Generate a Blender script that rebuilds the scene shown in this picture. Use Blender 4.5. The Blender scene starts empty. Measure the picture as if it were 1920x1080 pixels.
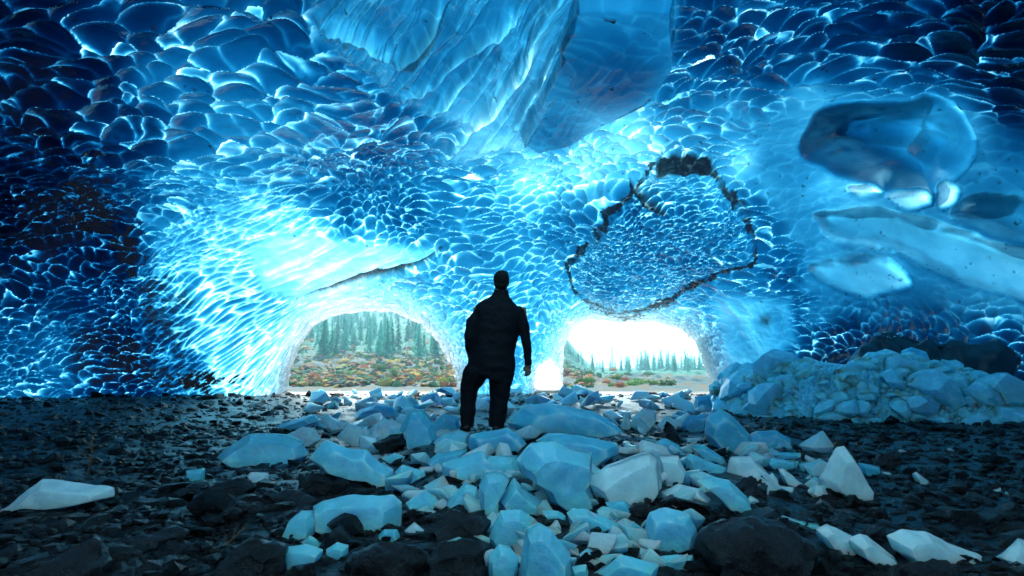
import bpy, bmesh, math, random
import numpy as np
from mathutils import Vector, Matrix, noise as mnoise

S = bpy.context.scene
# ------------------------------------------------------------------ camera / world / sun / exposure
CAM_Z = 1.1
F = 1280.0                       # focal length in pixels of the 1920 px wide photograph
PITCH = math.atan2(150, F)
SUN_EL, SUN_AZ = 38.0, -10.0      # degrees; azimuth from +Y (the way the camera looks) towards +X
cd = bpy.data.cameras.new("camera"); cam = bpy.data.objects.new("camera", cd)
S.collection.objects.link(cam); S.camera = cam
cam.location = (0, 0, CAM_Z); cam.rotation_euler = (math.pi/2 + PITCH, 0, 0)
cd.sensor_width = 36; cd.lens = F/1920*36; cd.clip_start = 0.05; cd.clip_end = 5000
w = bpy.data.worlds.new("World"); S.world = w; w.use_nodes = True
nt = w.node_tree; bg = nt.nodes['Background']
sky = nt.nodes.new('ShaderNodeTexSky'); sky.sky_type = 'NISHITA'; sky.sun_disc = False
sky.sun_elevation = math.radians(SUN_EL); sky.sun_rotation = math.radians(SUN_AZ)
sky.air_density = 1.0; sky.dust_density = 2.0
nt.links.new(sky.outputs[0], bg.inputs[0]); bg.inputs[1].default_value = 0.15
sd_ = bpy.data.lights.new("sun", 'SUN'); sd_.energy = 5.0; sd_.angle = math.radians(0.5); sd_.color = (1, .97, .93)
sun = bpy.data.objects.new("sun", sd_); S.collection.objects.link(sun)
ea, aa = math.radians(SUN_EL), math.radians(SUN_AZ)
tosun = Vector((math.sin(aa)*math.cos(ea), math.cos(aa)*math.cos(ea), math.sin(ea)))
sun.rotation_euler = tosun.to_track_quat('Z', 'Y').to_euler()
S.view_settings.view_transform = 'Standard'; S.view_settings.look = 'None'
S.view_settings.gamma = 1; S.view_settings.use_curve_mapping = False
S.view_settings.exposure = 1.98
S.render.engine = 'CYCLES'
S.cycles.max_bounces = 10; S.cycles.diffuse_bounces = 6; S.cycles.transmission_bounces = 8
S.cycles.sample_clamp_indirect = 8

rng = np.random.RandomState(7)
random.seed(7)

# ------------------------------------------------------------------ numpy helpers
def hash3(ix, iy, iz, k):
    h = (ix.astype(np.int64)*73856093) ^ (iy.astype(np.int64)*19349663) ^ (iz.astype(np.int64)*83492791) ^ (k*2654435)
    h = (h ^ (h >> 13))*1274126177
    h = (h ^ (h >> 16)) & 0xffffff
    h = (h*69069 + 12345) & 0xffffff
    return h/float(0x1000000)

def worley(p, seed=0):
    """F1, F2 and the offset along UPV from the nearest cell point; p is N x 3 in cell units"""
    ip = np.floor(p).astype(np.int64); fp = p-ip
    f1 = np.full(len(p), 9.0); f2 = np.full(len(p), 9.0); rid = np.zeros(len(p)); UPV = (-.30, -.68, .66)
    for dx in (-1, 0, 1):
        for dy in (-1, 0, 1):
            for dz in (-1, 0, 1):
                cx, cy, cz = ip[:, 0]+dx, ip[:, 1]+dy, ip[:, 2]+dz
                ox = hash3(cx, cy, cz, seed+1); oy = hash3(cx, cy, cz, seed+2); oz = hash3(cx, cy, cz, seed+3)
                ex, ey, ez = dx+ox-fp[:, 0], dy+oy-fp[:, 1], dz+oz-fp[:, 2]; d = np.sqrt(ex*ex+ey*ey+ez*ez)
                n = d < f1
                f2 = np.where(n, f1, np.minimum(f2, d)); rid = np.where(n, -(ex*UPV[0]+ey*UPV[1]+ez*UPV[2]), rid); f1 = np.where(n, d, f1)
    return f1, f2, rid

def vnoise(p, seed=0):
    ip = np.floor(p).astype(np.int64); f = p-ip; f = f*f*(3-2*f); r = 0
    for dx in (0, 1):
        for dy in (0, 1):
            for dz in (0, 1):
                wgt = (f[:, 0] if dx else 1-f[:, 0])*(f[:, 1] if dy else 1-f[:, 1])*(f[:, 2] if dz else 1-f[:, 2])
                r = r + wgt*hash3(ip[:, 0]+dx, ip[:, 1]+dy, ip[:, 2]+dz, seed+11)
    return r

def fbm(p, o=4, seed=0):
    r = 0; a = .5; s = 0
    for i in range(o):
        r = r+a*vnoise(p*(2**i)+i*17.3, seed+i); s += a; a *= .5
    return r/s

def sstep(a, b, x):
    t = np.clip((x-a)/(b-a), 0, 1); return t*t*(3-2*t)

def seg_dist(px, py, pts, closed=False):
    """distance to a polyline and the position along it 0..1"""
    best = np.full(px.shape, 1e9); n = len(pts); m = n if closed else n-1
    par = np.zeros(px.shape)
    for i in range(m):
        ax, ay = pts[i]; bx, by = pts[(i+1) % n]; vx, vy = bx-ax, by-ay
        t = np.clip(((px-ax)*vx+(py-ay)*vy)/(vx*vx+vy*vy+1e-9), 0, 1)
        d = np.hypot(px-ax-t*vx, py-ay-t*vy)
        c = d < best; best = np.where(c, d, best); par = np.where(c, (i+t)/m, par)
    return best, par

def sdf_poly(px, py, pts):
    d, _ = seg_dist(px, py, pts, True)
    ins = np.zeros(px.shape, bool); n = len(pts)
    for i in range(n):
        ax, ay = pts[i]; bx, by = pts[(i+1) % n]
        if ay == by: continue
        ins ^= ((ay > py) != (by > py)) & (px < (bx-ax)*(py-ay)/(by-ay)+ax)
    return np.where(ins, -d, d)

cP, sP = math.cos(PITCH), math.sin(PITCH)
def pix_dir(px, py):
    u = (np.asarray(px, float)-960)/F; v = (540-np.asarray(py, float))/F
    return np.stack([u, cP-v*sP, sP+v*cP], -1)          # not normalised: depth along the view axis = 1
def dir_pix(d):
    yf = d[:, 1]*cP+d[:, 2]*sP
    ok = yf > .15
    y2 = np.where(ok, yf, .15)
    px = 960+F*d[:, 0]/y2; py = 540-F*(-d[:, 1]*sP+d[:, 2]*cP)/y2
    return np.where(ok, px, -9e3), np.where(ok, py, -9e3)

# ------------------------------------------------------------------ scene helpers
COL = S.collection
def tag(o, label=None, cat=None, group=None, kind=None):
    if label: o['label'] = label
    if cat: o['category'] = cat
    if group: o['group'] = group
    if kind: o['kind'] = kind
    return o
def np_mesh(name, v, f, mat, parent=None, smooth=True, attrs=None):
    me = bpy.data.meshes.new(name); v = np.asarray(v, np.float32); f = np.asarray(f, np.int32)
    me.vertices.add(len(v)); me.vertices.foreach_set('co', v.ravel())
    k = f.shape[1]
    me.loops.add(f.size); me.loops.foreach_set('vertex_index', f.ravel())
    me.polygons.add(len(f)); me.polygons.foreach_set('loop_start', np.arange(0, f.size, k, dtype=np.int32))
    me.polygons.foreach_set('loop_total', np.full(len(f), k, np.int32))
    me.polygons.foreach_set('use_smooth', np.full(len(f), smooth, bool))
    me.update(calc_edges=True)
    for kx, a in (attrs or {}).items():
        at = me.attributes.new(kx, 'FLOAT', 'POINT'); at.data.foreach_set('value', np.asarray(a, np.float32))
    me.materials.append(mat)
    o = bpy.data.objects.new(name, me); COL.objects.link(o); o.parent = parent
    return o
def bm_obj(name, bm, mat, parent=None, smooth=True, sharp=None):
    me = bpy.data.meshes.new(name)
    if smooth:
        for fc in bm.faces: fc.smooth = True
        if sharp:
            for e in bm.edges:
                if len(e.link_faces) == 2 and e.calc_face_angle(0) > math.radians(sharp): e.smooth = False
    bm.to_mesh(me); bm.free(); me.materials.append(mat)
    o = bpy.data.objects.new(name, me); COL.objects.link(o); o.parent = parent
    return o
def empty(name, loc):
    o = bpy.data.objects.new(name, None); COL.objects.link(o); o.location = loc; o.empty_display_size = .2
    return o

# ------------------------------------------------------------------ materials
def mat_new(name):
    m = bpy.data.materials.new(name); m.use_nodes = True; m.node_tree.nodes.clear()
    n = m.node_tree.nodes; l = m.node_tree.links
    out = n.new('ShaderNodeOutputMaterial')
    return m, n, l, out
def noise_node(n, l, scale, detail=4, rough=.55, coord='Object', vec=None):
    tc = n.new('ShaderNodeTexCoord'); t = n.new('ShaderNodeTexNoise')
    t.inputs['Scale'].default_value = scale; t.inputs['Detail'].default_value = detail; t.inputs['Roughness'].default_value = rough
    l.new(vec if vec else tc.outputs[coord], t.inputs['Vector'])
    return t
def ramp(n, l, src, stops):
    r = n.new('ShaderNodeValToRGB'); e = r.color_ramp.elements
    while len(e) < len(stops): e.new(.5)
    for el, (p, c) in zip(e, stops): el.position = p; el.color = (*c, 1) if len(c) == 3 else c
    l.new(src, r.inputs[0]); return r

def cave_ice(name='cave ice', k=(2.3, 1.08, .77), rough=.14, dif=.28):
    m, n, l, out = mat_new(name)
    at = n.new('ShaderNodeAttribute'); at.attribute_name = 'glow_thick'
    dt = n.new('ShaderNodeAttribute'); dt.attribute_name = 'dirt_dark'
    nz = noise_node(n, l, 1.6, 5, .6)
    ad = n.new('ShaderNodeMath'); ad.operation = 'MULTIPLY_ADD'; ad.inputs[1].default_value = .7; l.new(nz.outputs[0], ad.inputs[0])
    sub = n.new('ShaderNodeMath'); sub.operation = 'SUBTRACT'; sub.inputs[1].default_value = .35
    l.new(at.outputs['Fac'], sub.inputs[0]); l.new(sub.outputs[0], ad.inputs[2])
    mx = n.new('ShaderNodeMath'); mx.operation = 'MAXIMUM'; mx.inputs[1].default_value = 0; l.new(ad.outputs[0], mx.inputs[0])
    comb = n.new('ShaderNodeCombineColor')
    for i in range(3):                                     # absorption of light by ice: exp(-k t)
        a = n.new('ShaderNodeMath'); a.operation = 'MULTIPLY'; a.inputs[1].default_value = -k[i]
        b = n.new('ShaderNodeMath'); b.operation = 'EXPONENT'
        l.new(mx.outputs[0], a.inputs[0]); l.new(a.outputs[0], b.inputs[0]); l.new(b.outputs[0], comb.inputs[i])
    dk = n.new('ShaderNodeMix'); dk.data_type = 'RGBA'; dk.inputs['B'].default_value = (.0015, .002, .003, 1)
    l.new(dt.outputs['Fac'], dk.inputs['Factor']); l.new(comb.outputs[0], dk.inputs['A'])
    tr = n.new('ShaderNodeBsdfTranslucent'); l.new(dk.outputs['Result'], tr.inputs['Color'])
    # reflected body colour: clear blue ice, milky at low thickness, painted ridges too
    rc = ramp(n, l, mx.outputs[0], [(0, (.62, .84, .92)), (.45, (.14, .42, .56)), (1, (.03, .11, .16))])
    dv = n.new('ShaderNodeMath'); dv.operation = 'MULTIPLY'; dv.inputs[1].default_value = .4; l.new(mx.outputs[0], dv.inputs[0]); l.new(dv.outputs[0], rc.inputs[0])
    dk2 = n.new('ShaderNodeMix'); dk2.data_type = 'RGBA'; dk2.inputs['B'].default_value = (.004, .005, .006, 1)
    l.new(dt.outputs['Fac'], dk2.inputs['Factor']); l.new(rc.outputs[0], dk2.inputs['A'])
    df = n.new('ShaderNodeBsdfDiffuse'); l.new(dk2.outputs['Result'], df.inputs['Color'])
    m1 = n.new('ShaderNodeMixShader'); m1.inputs[0].default_value = dif
    l.new(tr.outputs[0], m1.inputs[1]); l.new(df.outputs[0], m1.inputs[2])
    gl = n.new('ShaderNodeBsdfAnisotropic'); gl.inputs['Roughness'].default_value = rough
    nb = noise_node(n, l, 9, 4, .6)
    bp = n.new('ShaderNodeBump'); bp.inputs['Strength'].default_value = .35; bp.inputs['Distance'].default_value = .03
    l.new(nb.outputs[0], bp.inputs['Height']); l.new(bp.outputs[0], gl.inputs['Normal']); l.new(bp.outputs[0], df.inputs['Normal'])
    fr = n.new('ShaderNodeFresnel'); fr.inputs['IOR'].default_value = 1.36; l.new(bp.outputs[0], fr.inputs['Normal'])
    m2 = n.new('ShaderNodeMixShader'); l.new(fr.outputs[0], m2.inputs[0]); l.new(m1.outputs[0], m2.inputs[1]); l.new(gl.outputs[0], m2.inputs[2])
    l.new(m2.outputs[0], out.inputs[0])
    return m

def chunk_ice(name, base, radius, scale=.3, rough=.12, frost=.3, edge=1.0, trans=.3):
    m, n, l, out = mat_new(name)
    b = n.new('ShaderNodeBsdfPrincipled')
    nz = noise_node(n, l, 5, 5, .65)
    r = ramp(n, l, nz.outputs[0], [(.35, tuple(c*.8 for c in base)), (.6, base), (.78, tuple(min(1, c*(1-frost)+frost*.95) for c in base))])
    ge = n.new('ShaderNodeNewGeometry'); pr = n.new('ShaderNodeMapRange'); pr.inputs['From Min'].default_value = .508; pr.inputs['From Max'].default_value = .60; pr.inputs['To Max'].default_value = edge; l.new(ge.outputs['Pointiness'], pr.inputs['Value'])
    vo = n.new('ShaderNodeTexVoronoi'); vo.feature = 'DISTANCE_TO_EDGE'; vo.inputs['Scale'].default_value = 3.5      # pale fracture planes
    nw = noise_node(n, l, 3, 3); va = n.new('ShaderNodeVectorMath'); va.operation = 'MULTIPLY_ADD'; va.inputs[1].default_value = (.6, .6, .6)
    tcc = n.new('ShaderNodeTexCoord'); l.new(nw.outputs[1], va.inputs[0]); l.new(tcc.outputs['Object'], va.inputs[2]); l.new(va.outputs[0], vo.inputs['Vector'])
    vr = n.new('ShaderNodeMapRange'); vr.inputs['From Min'].default_value = .0; vr.inputs['From Max'].default_value = .05; vr.inputs['To Min'].default_value = .0; vr.inputs['To Max'].default_value = 0; l.new(vo.outputs['Distance'], vr.inputs['Value'])
    mm = n.new('ShaderNodeMath'); mm.operation = 'MAXIMUM'; l.new(pr.outputs[0], mm.inputs[0]); l.new(vr.outputs[0], mm.inputs[1])
    ww = n.new('ShaderNodeMix'); ww.data_type = 'RGBA'; ww.inputs['B'].default_value = (.85, .96, .98, 1); l.new(mm.outputs[0], ww.inputs['Factor']); l.new(r.outputs[0], ww.inputs['A'])
    l.new(ww.outputs['Result'], b.inputs['Base Color'])
    b.inputs['Subsurface Weight'].default_value = 1; b.inputs['Subsurface Radius'].default_value = radius
    b.inputs['Subsurface Scale'].default_value = scale
    b.inputs['IOR'].default_value = 1.36; b.inputs['Coat Weight'].default_value = .25; b.inputs['Transmission Weight'].default_value = trans; b.inputs['Coat Roughness'].default_value = .06
    rr = n.new('ShaderNodeMapRange'); rr.inputs['To Min'].default_value = rough; rr.inputs['To Max'].default_value = rough+.22
    l.new(nz.outputs[0], rr.inputs['Value']); l.new(rr.outputs[0], b.inputs['Roughness'])
    nb = noise_node(n, l, 11, 6, .68)
    bp = n.new('ShaderNodeBump'); bp.inputs['Strength'].default_value = .6; bp.inputs['Distance'].default_value = .04
    l.new(nb.outputs[0], bp.inputs['Height']); l.new(bp.outputs[0], b.inputs['Normal'])
    l.new(b.outputs[0], out.inputs[0]); return m

def rock_mat(name, c0, c1, rough=.25, sc=14, spec=.2):
    m, n, l, out = mat_new(name); b = n.new('ShaderNodeBsdfPrincipled')
    nz = noise_node(n, l, sc, 6, .65)
    r = ramp(n, l, nz.outputs[0], [(.3, c0), (.7, c1)])
    oi = n.new('ShaderNodeNewGeometry')
    hs = n.new('ShaderNodeHueSaturation'); mr = n.new('ShaderNodeMapRange'); mr.inputs['To Min'].default_value = .35; mr.inputs['To Max'].default_value = 2.2
    l.new(oi.outputs['Random Per Island'], mr.inputs['Value']); l.new(mr.outputs[0], hs.inputs['Value']); l.new(r.outputs[0], hs.inputs['Color'])
    l.new(hs.outputs[0], b.inputs['Base Color'])
    b.inputs['Specular IOR Level'].default_value = spec
    mr2 = n.new('ShaderNodeMapRange'); mr2.inputs['To Min'].default_value = rough; mr2.inputs['To Max'].default_value = rough+.32
    l.new(nz.outputs[0], mr2.inputs['Value']); l.new(mr2.outputs[0], b.inputs['Roughness'])
    nb = noise_node(n, l, sc*4, 5, .7)
    bp = n.new('ShaderNodeBump'); bp.inputs['Strength'].default_value = .8; bp.inputs['Distance'].default_value = .035
    l.new(nb.outputs[0], bp.inputs['Height']); l.new(bp.outputs[0], b.inputs['Normal'])
    l.new(b.outputs[0], out.inputs[0]); return m

def plain(name, c, rough=.8, bump=0, sc=30, var=.3):
    m, n, l, out = mat_new(name); b = n.new('ShaderNodeBsdfPrincipled')
    nz = noise_node(n, l, sc, 4, .6)
    r = ramp(n, l, nz.outputs[0], [(.3, tuple(x*(1-var) for x in c)), (.7, tuple(x*(1+var) for x in c))])
    l.new(r.outputs[0], b.inputs['Base Color']); b.inputs['Roughness'].default_value = rough; b.inputs['Specular IOR Level'].default_value = .2
    if bump:
        bp = n.new('ShaderNodeBump'); bp.inputs['Strength'].default_value = bump; bp.inputs['Distance'].default_value = .02
        l.new(nz.outputs[0], bp.inputs['Height']); l.new(bp.outputs[0], b.inputs['Normal'])
    l.new(b.outputs[0], out.inputs[0]); return m

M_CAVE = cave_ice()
M_BLOCK = cave_ice('smooth cave ice', rough=.22, dif=.5)
M_BLUE = chunk_ice('blue ice', (.22, .72, .90), (.12, .52, .9), .18, .07, .55)
M_PALE = chunk_ice('pale ice', (.70, .91, .94), (.3, .7, .9), .13, .08, .65)
M_DEEP = chunk_ice('deep blue ice', (.12, .58, .80), (.1, .55, .88), .24, .08, .3)
M_BANK = chunk_ice('bank ice', (.28, .74, .90), (.15, .6, .9), .25, .15, .35, 0, 0)
M_ROCK = rock_mat('wet dark rock', (.0015, .002, .003), (.010, .010, .012), .06, 9, .32)
M_GRAVEL = rock_mat('wet gravel', (.0015, .002, .0025), (.013, .011, .011), .08, 20)

# ------------------------------------------------------------------ ground height
def ground_z(x, y):
    x = np.asarray(x, float); y = np.asarray(y, float)
    pts = np.stack([x.ravel(), y.ravel(), np.zeros(x.size)], -1)
    n1 = (fbm(pts*.5, 3, 5).reshape(x.shape)-.5)
    n2 = (fbm(pts*2.2, 3, 9).reshape(x.shape)-.5)
    near = 1-sstep(22, 32, y)
    z = n1*.22*near+n2*.10*near
    # mound of fallen ice in the middle of the cave
    z += .42*np.exp(-((x-.2)/2.3)**2-((y-8.0)/2.6)**2) + .15*np.exp(-((x-.6)/1.5)**2-((y-5)/1.6)**2)
    z -= .05
    # outside: valley floor, moraine rising on the left
    a = x/np.maximum(y, 1)
    side = 1-sstep(.02, .13, a)
    hill = np.interp(y, [0, 38, 55, 90, 160, 260, 600, 3000], [0, 0, .5, 2.6, 11, 27, 60, 80])
    far = sstep(32, 60, y)
    z += hill*side*np.where(y > 0, 1, 0) + far*(n1*1.6+n2*.5)*np.clip(y/80, .3, 2)
    return z

def hit_ground(px, py):
    """point where the ray of a pixel meets the ground"""
    d = pix_dir(px, py); ts = np.geomspace(2, 300, 700)
    p = d[None]*ts[:, None]; gz = ground_z(p[:, 0], p[:, 1])
    below = np.nonzero(p[:, 2]+CAM_Z < gz)[0]
    i = below[0] if len(below) else len(ts)-1
    return ts[i]

# ------------------------------------------------------------------ cave shell
OPEN_L = [(538, 752), (540, 715), (545, 690), (560, 650), (585, 612), (620, 592), (680, 582), (740, 584), (790, 605), (826, 645), (852, 690), (864, 752)]
OPEN_R = [(1057, 752), (1054, 700), (1056, 650), (1075, 612), (1110, 598), (1160, 604), (1230, 603), (1280, 618), (1306, 640), (1316, 672), (1330, 705), (1352, 752)]
OPEN_S = [(1004, 742), (1006, 712), (1014, 690), (1030, 678), (1044, 690), (1050, 716), (1052, 742)]
GLOW_THICK = [(0,0,3.0),(150,120,2.3),(20,150,2.8),(250,20,1.9),(100,300,2.9),(20,400,3.),(60,500,2.4),(200,450,2.6),(60,650,1.4),(250,650,2.5),(0,720,1.3),(330,700,1.9),(440,690,.7),(250,230,1.9),
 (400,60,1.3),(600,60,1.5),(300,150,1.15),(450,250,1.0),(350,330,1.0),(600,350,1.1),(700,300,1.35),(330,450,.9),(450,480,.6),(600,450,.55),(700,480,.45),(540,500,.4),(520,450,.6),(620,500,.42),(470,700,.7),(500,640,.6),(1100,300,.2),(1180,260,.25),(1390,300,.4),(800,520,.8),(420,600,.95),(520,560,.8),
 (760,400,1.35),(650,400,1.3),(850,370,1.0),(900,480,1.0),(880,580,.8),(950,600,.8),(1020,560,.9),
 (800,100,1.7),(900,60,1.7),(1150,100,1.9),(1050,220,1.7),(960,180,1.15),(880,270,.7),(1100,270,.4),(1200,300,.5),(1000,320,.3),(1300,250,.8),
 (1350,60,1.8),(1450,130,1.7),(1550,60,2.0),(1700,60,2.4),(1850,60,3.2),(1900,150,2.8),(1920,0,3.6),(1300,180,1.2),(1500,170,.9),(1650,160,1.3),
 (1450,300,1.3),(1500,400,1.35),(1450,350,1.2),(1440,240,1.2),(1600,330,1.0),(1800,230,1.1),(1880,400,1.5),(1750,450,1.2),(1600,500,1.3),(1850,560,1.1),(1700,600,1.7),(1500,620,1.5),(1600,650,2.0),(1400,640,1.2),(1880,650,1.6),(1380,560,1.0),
 (1200,400,1.3),(1250,500,1.1),(1150,520,1.1),(1300,420,1.2),(1080,450,1.1),(-300,300,3.2),(-200,700,2.5),(2300,300,2.8),(2200,700,2.2),(960,-400,2.6),(300,-400,3.2),(1700,-400,3.2)]  # bright and dark areas of the vault, set by hand as thickness
SLAB = [(1085,-40),(1268,-40),(1258,92),(1214,165),(1130,212),(1080,248),(1012,266),(975,240),(1000,170),(1055,85)]
SMOOTH = [
 ([(570,-60),(1275,-60),(1262,92),(1225,178),(1100,250),(1000,272),(930,288),(850,312),(838,285),(870,235),(800,215),(745,190),(700,150),(600,70)], 14),
 ([(1380,215),(1460,190),(1560,172),(1700,170),(1840,215),(1990,270),(1990,600),(1720,575),(1540,590),(1500,520),(1475,420),(1410,300)], 60),
 ([(500,545),(470,470),(520,440),(640,450),(720,452),(830,455),(820,480),(745,515),(640,545),(560,560)], 14),
 ([(1340,560),(1480,560),(1500,640),(1420,690),(1370,690)], 20)]
RING = [(1228,300),(1190,360),(1150,400),(1120,440),(1068,490),(1075,540),(1110,570),(1180,590),(1250,562),(1330,520),(1418,492),(1412,440),(1398,390),(1352,345),(1335,300)]
RIDGES = [  # polyline, half width px, height m, extra thinness
 ([(826,-20),(800,40),(770,78),(742,95)], 9, .35, 1.1),
 ([(600,28),(660,42),(738,92)], 9, .3, .8),
 ([(985,18),(925,48),(852,100),(812,150),(757,178)], 8, .3, 1.1),
 ([(1062,-10),(1015,70),(965,140),(905,205),(842,300)], 11, .4, 1.3),
 ([(960,20),(905,100),(840,180),(800,205)], 7, .22, .9),
 ([(1095,20),(1050,92),(992,182),(972,232)], 7, .3, .9),
 ([(1040,150),(985,250),(1020,268)], 6, .12, .2)]
CRACKS = [([(560,560),(622,541),(680,517),(742,507),(790,491),(826,464)], 6, .95),
 ([(1262,60),(1250,105),(1214,168),(1130,215),(1085,248)], 4, .55)]

BULGES = [  # outline, edge px, height m, thickness, lump scale, change of thickness along x
 ([(1760,400),(1850,335),(1990,400),(1990,480),(1850,440)], 40, .8, 2.6, 0, 0),
 ([(1497,272),(1512,215),(1556,184),(1660,184),(1700,176),(1745,165),(1800,190),(1832,250),(1822,300),(1770,352),(1742,380),(1700,365),(1600,342),(1512,302)], 80, 1.7, 4.0, 1.15, -1.5),
 ([(1582,352),(1640,342),(1665,365),(1620,382)], 22, .5, .9, 0, 0),
 ([(1650,372),(1680,345),(1735,350),(1752,385),(1700,402)], 34, .35, .9, 0, 0),
 ([(1745,350),(1765,328),(1798,343),(1792,385),(1750,398)], 32, .35, .9, 0, 0),
 ([(1512,500),(1575,472),(1650,478),(1700,498),(1722,525),(1682,553),(1600,556),(1540,535)], 24, .5, 2.0, 0, -.8),
 ([(1517,388),(1600,380),(1762,410),(1960,475),(2060,500),(2060,620),(1900,562),(1700,486),(1540,440)], 26, .75, 2.2, 0, -.5)]

def chaikin(p, n=2):
    for _ in range(n):
        q = []
        for i in range(len(p)):
            a, b = p[i], p[(i+1) % len(p)]; q += [(a[0]*.75+b[0]*.25, a[1]*.75+b[1]*.25), (a[0]*.25+b[0]*.75, a[1]*.25+b[1]*.75)]
        p = q
    return p
def smin_r(d):
    P = [((0,0,1),6.0), ((0,1,.9),27.5), ((-1,.0,.8),20.5), ((1,.0,.55),13.5), ((0,-1,.3),9.0)]
    s = 0
    for nrm, dist in P:
        c = d@np.array(nrm, float); s = s+np.where(c > 1e-3, np.maximum(c, 1e-3)/dist, 0)**5
    return s**(-1/5.)

def axis(lo, hi, dlo, dhi, step, g=1.13):
    mid = np.arange(dlo, dhi+step*.5, step); out = [mid]
    a = []; x = dhi; s = step
    while x < hi: s *= g; x += s; a.append(min(x, hi))
    b = []; x = dlo; s = step
    while x > lo: s *= g; x -= s; b.append(max(x, lo))
    return np.concatenate([b[::-1], mid, a])

def cave():
    az = np.radians(axis(-180, 180, -41, 41, .072)); el = np.radians(axis(-16, 89.5, -4, 32.5, .068))
    A, E = np.meshgrid(az, el); sh = A.shape
    d = np.stack([np.sin(A)*np.cos(E), np.cos(A)*np.cos(E), np.sin(E)], -1).reshape(-1, 3)
    px, py = dir_pix(d)
    # pull the vertices next to an opening onto its outline
    so = [sdf_poly(px, py, o) for o in (OPEN_L, OPEN_R, OPEN_S)]
    drop = np.zeros(len(d), bool)
    for o, s in zip((OPEN_L, OPEN_R), so):
        drop |= s < 0
        near = (s < 0) & (s > -4)
        if near.any():
            x, y = px[near], py[near]; e = .5
            gx = (sdf_poly(x+e, y, o)-sdf_poly(x-e, y, o)); gy = (sdf_poly(x, y+e, o)-sdf_poly(x, y-e, o))
            gl = np.hypot(gx, gy)+1e-6
            px[near] = x-s[near]*gx/gl; py[near] = y-s[near]*gy/gl
            nd = pix_dir(px[near], py[near]); d[near] = nd/np.linalg.norm(nd, axis=1)[:, None]
    drop |= (np.abs(A.ravel()) > math.radians(136)) & (E.ravel() < math.radians(22))  # unseen opening behind the camera, sized to light the foreground
    sd = np.minimum.reduce([so[0], so[1]+0, so[2]*1.6+6]); sd = np.maximum(sd, 0)
    # the ice edge curls outwards round each opening
    r = smin_r(d)
    n0 = fbm(d*6, 3, 21)-.5
    r = r*(1+.10*n0)
    r = r+5.5*np.exp(-sd/13)+3.0*np.exp(-sd/45)
    # broad swellings of the roof
    g = lambda x, y, sx, sy: np.exp(-((px-x)/sx)**2-((py-y)/sy)**2)
    r = r-2.2*g(1240, 440, 190, 130)-1.6*g(650, 480, 190, 60)+1.5*g(960, 330, 330, 50)-1.5*g(1750, 420, 260, 130)-1.0*g(980, 600, 70, 90)
    r = r*(1-.02*g(700, 230, 260, 90)+.05*g(480, 60, 120, 60)-.07*g(1120, 100, 120, 130))
    P = d*r[:, None]
    # normals of the base surface (towards the inside)
    Pg = P.reshape(*sh, 3)
    du = np.gradient(Pg, axis=1); dv = np.gradient(Pg, axis=0)
    N = np.cross(du, dv).reshape(-1, 3); N /= np.linalg.norm(N, axis=1)[:, None]+1e-9
    N *= np.where((N*d).sum(1) > 0, -1, 1)[:, None]
    fade = 1-sstep(1100, 1900, np.abs(px-960))*1.0
    fade = np.where(px < -8e3, 0, fade)*(1-sstep(300, 1200, -py))
    # scallops
    sm = np.zeros(len(d))
    for poly, wd in SMOOTH: sm = np.maximum(sm, 1-sstep(-wd*.6, wd, sdf_poly(px, py, poly)+ n0*40+(fbm(P*.7, 3, 211)-.5)*110*(wd > 50)))
    sm *= .88
    wv = P*.35; warp = np.stack([fbm(wv, 2, 31), fbm(wv, 2, 41), fbm(wv, 2, 51)], -1)-.5
    # melt cells: coarse high on the left, finer towards the openings
    size = .62+.55*np.clip(1-np.hypot((px-300)/520, (py-120)/330), 0, 1)-.18*sstep(300, 600, py)
    size += .35*np.clip(1-np.hypot((px-120)/200, (py-600)/200), 0, 1)
    ringd = sdf_poly(px, py, RING); inring = 1-sstep(-25, 5, ringd)
    Q = P+warp*2.0+(np.stack([fbm(P*1.1, 2, 32), fbm(P*1.1, 2, 42), fbm(P*1.1, 2, 52)], -1)-.5)*.5+(np.stack([fbm(P*4, 2, 33), fbm(P*4, 2, 43), fbm(P*4, 2, 53)], -1)-.5)*.07
    Q = Q@np.array([[.86, .2, 0], [0, .85, 0], [0, 0, 1.4]]).T
    def cells(s, seed): return worley(Q/s, seed)
    f1a, f2a, ra = cells(.41, 3); f1b, f2b, rb = cells(.60, 13); f1c, f2c, rc = cells(.22, 23)
    ta = sstep(.66, .90, size); tc = np.maximum(inring, .55*np.exp(-sd/60))*1.0
    sreg = np.clip(1.3-np.hypot((px-470)/170, (py-590)/190), 0, 1)**.5*(1-sm)*sstep(0, .01, px+9000)
    sreg = sreg*(px > -500)
    uu = (px*.60-py*.80)*r/F; vv = (px*.80+py*.60)*r/F
    f1s, f2s, rs = worley(np.stack([uu/1.1+warp[:, 0]*2, vv/.26+warp[:, 1]*3, P[:, 1]*0+.5], -1), 43)
    rw = fbm(P*1.3, 3, 19)
    def bowl(f1): return np.minimum(f1, 1)**2
    brk = sstep(.34, .62, fbm(P*3.1, 3, 29))
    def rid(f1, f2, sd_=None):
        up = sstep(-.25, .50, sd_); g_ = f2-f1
        return np.clip(.72*(.12+.88*up)*np.exp(-g_/.26)+(.25+.75*up)*(.25+.75*brk)*.60*np.exp(-(g_/(.04+.11*rw))**2), 0, 1.1)  # bright rim painted on each cell, stronger on its upper side
    h = (1-ta)*(1-tc)*(.17*(bowl(f1a)-.07*ra))+ta*(.25*(bowl(f1b)-.07*rb))+(1-ta)*tc*(.075*bowl(f1c))
    h = h*(1-sreg)+sreg*.10*bowl(f1s)
    h += .02*bowl(f1c)+.03*(fbm(P*2.5, 3, 61)-.5)
    rg = (1-ta)*(1-tc)*rid(f1a, f2a, ra)+ta*rid(f1b, f2b, rb)+(1-ta)*tc*rid(f1c, f2c, rc)
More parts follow.
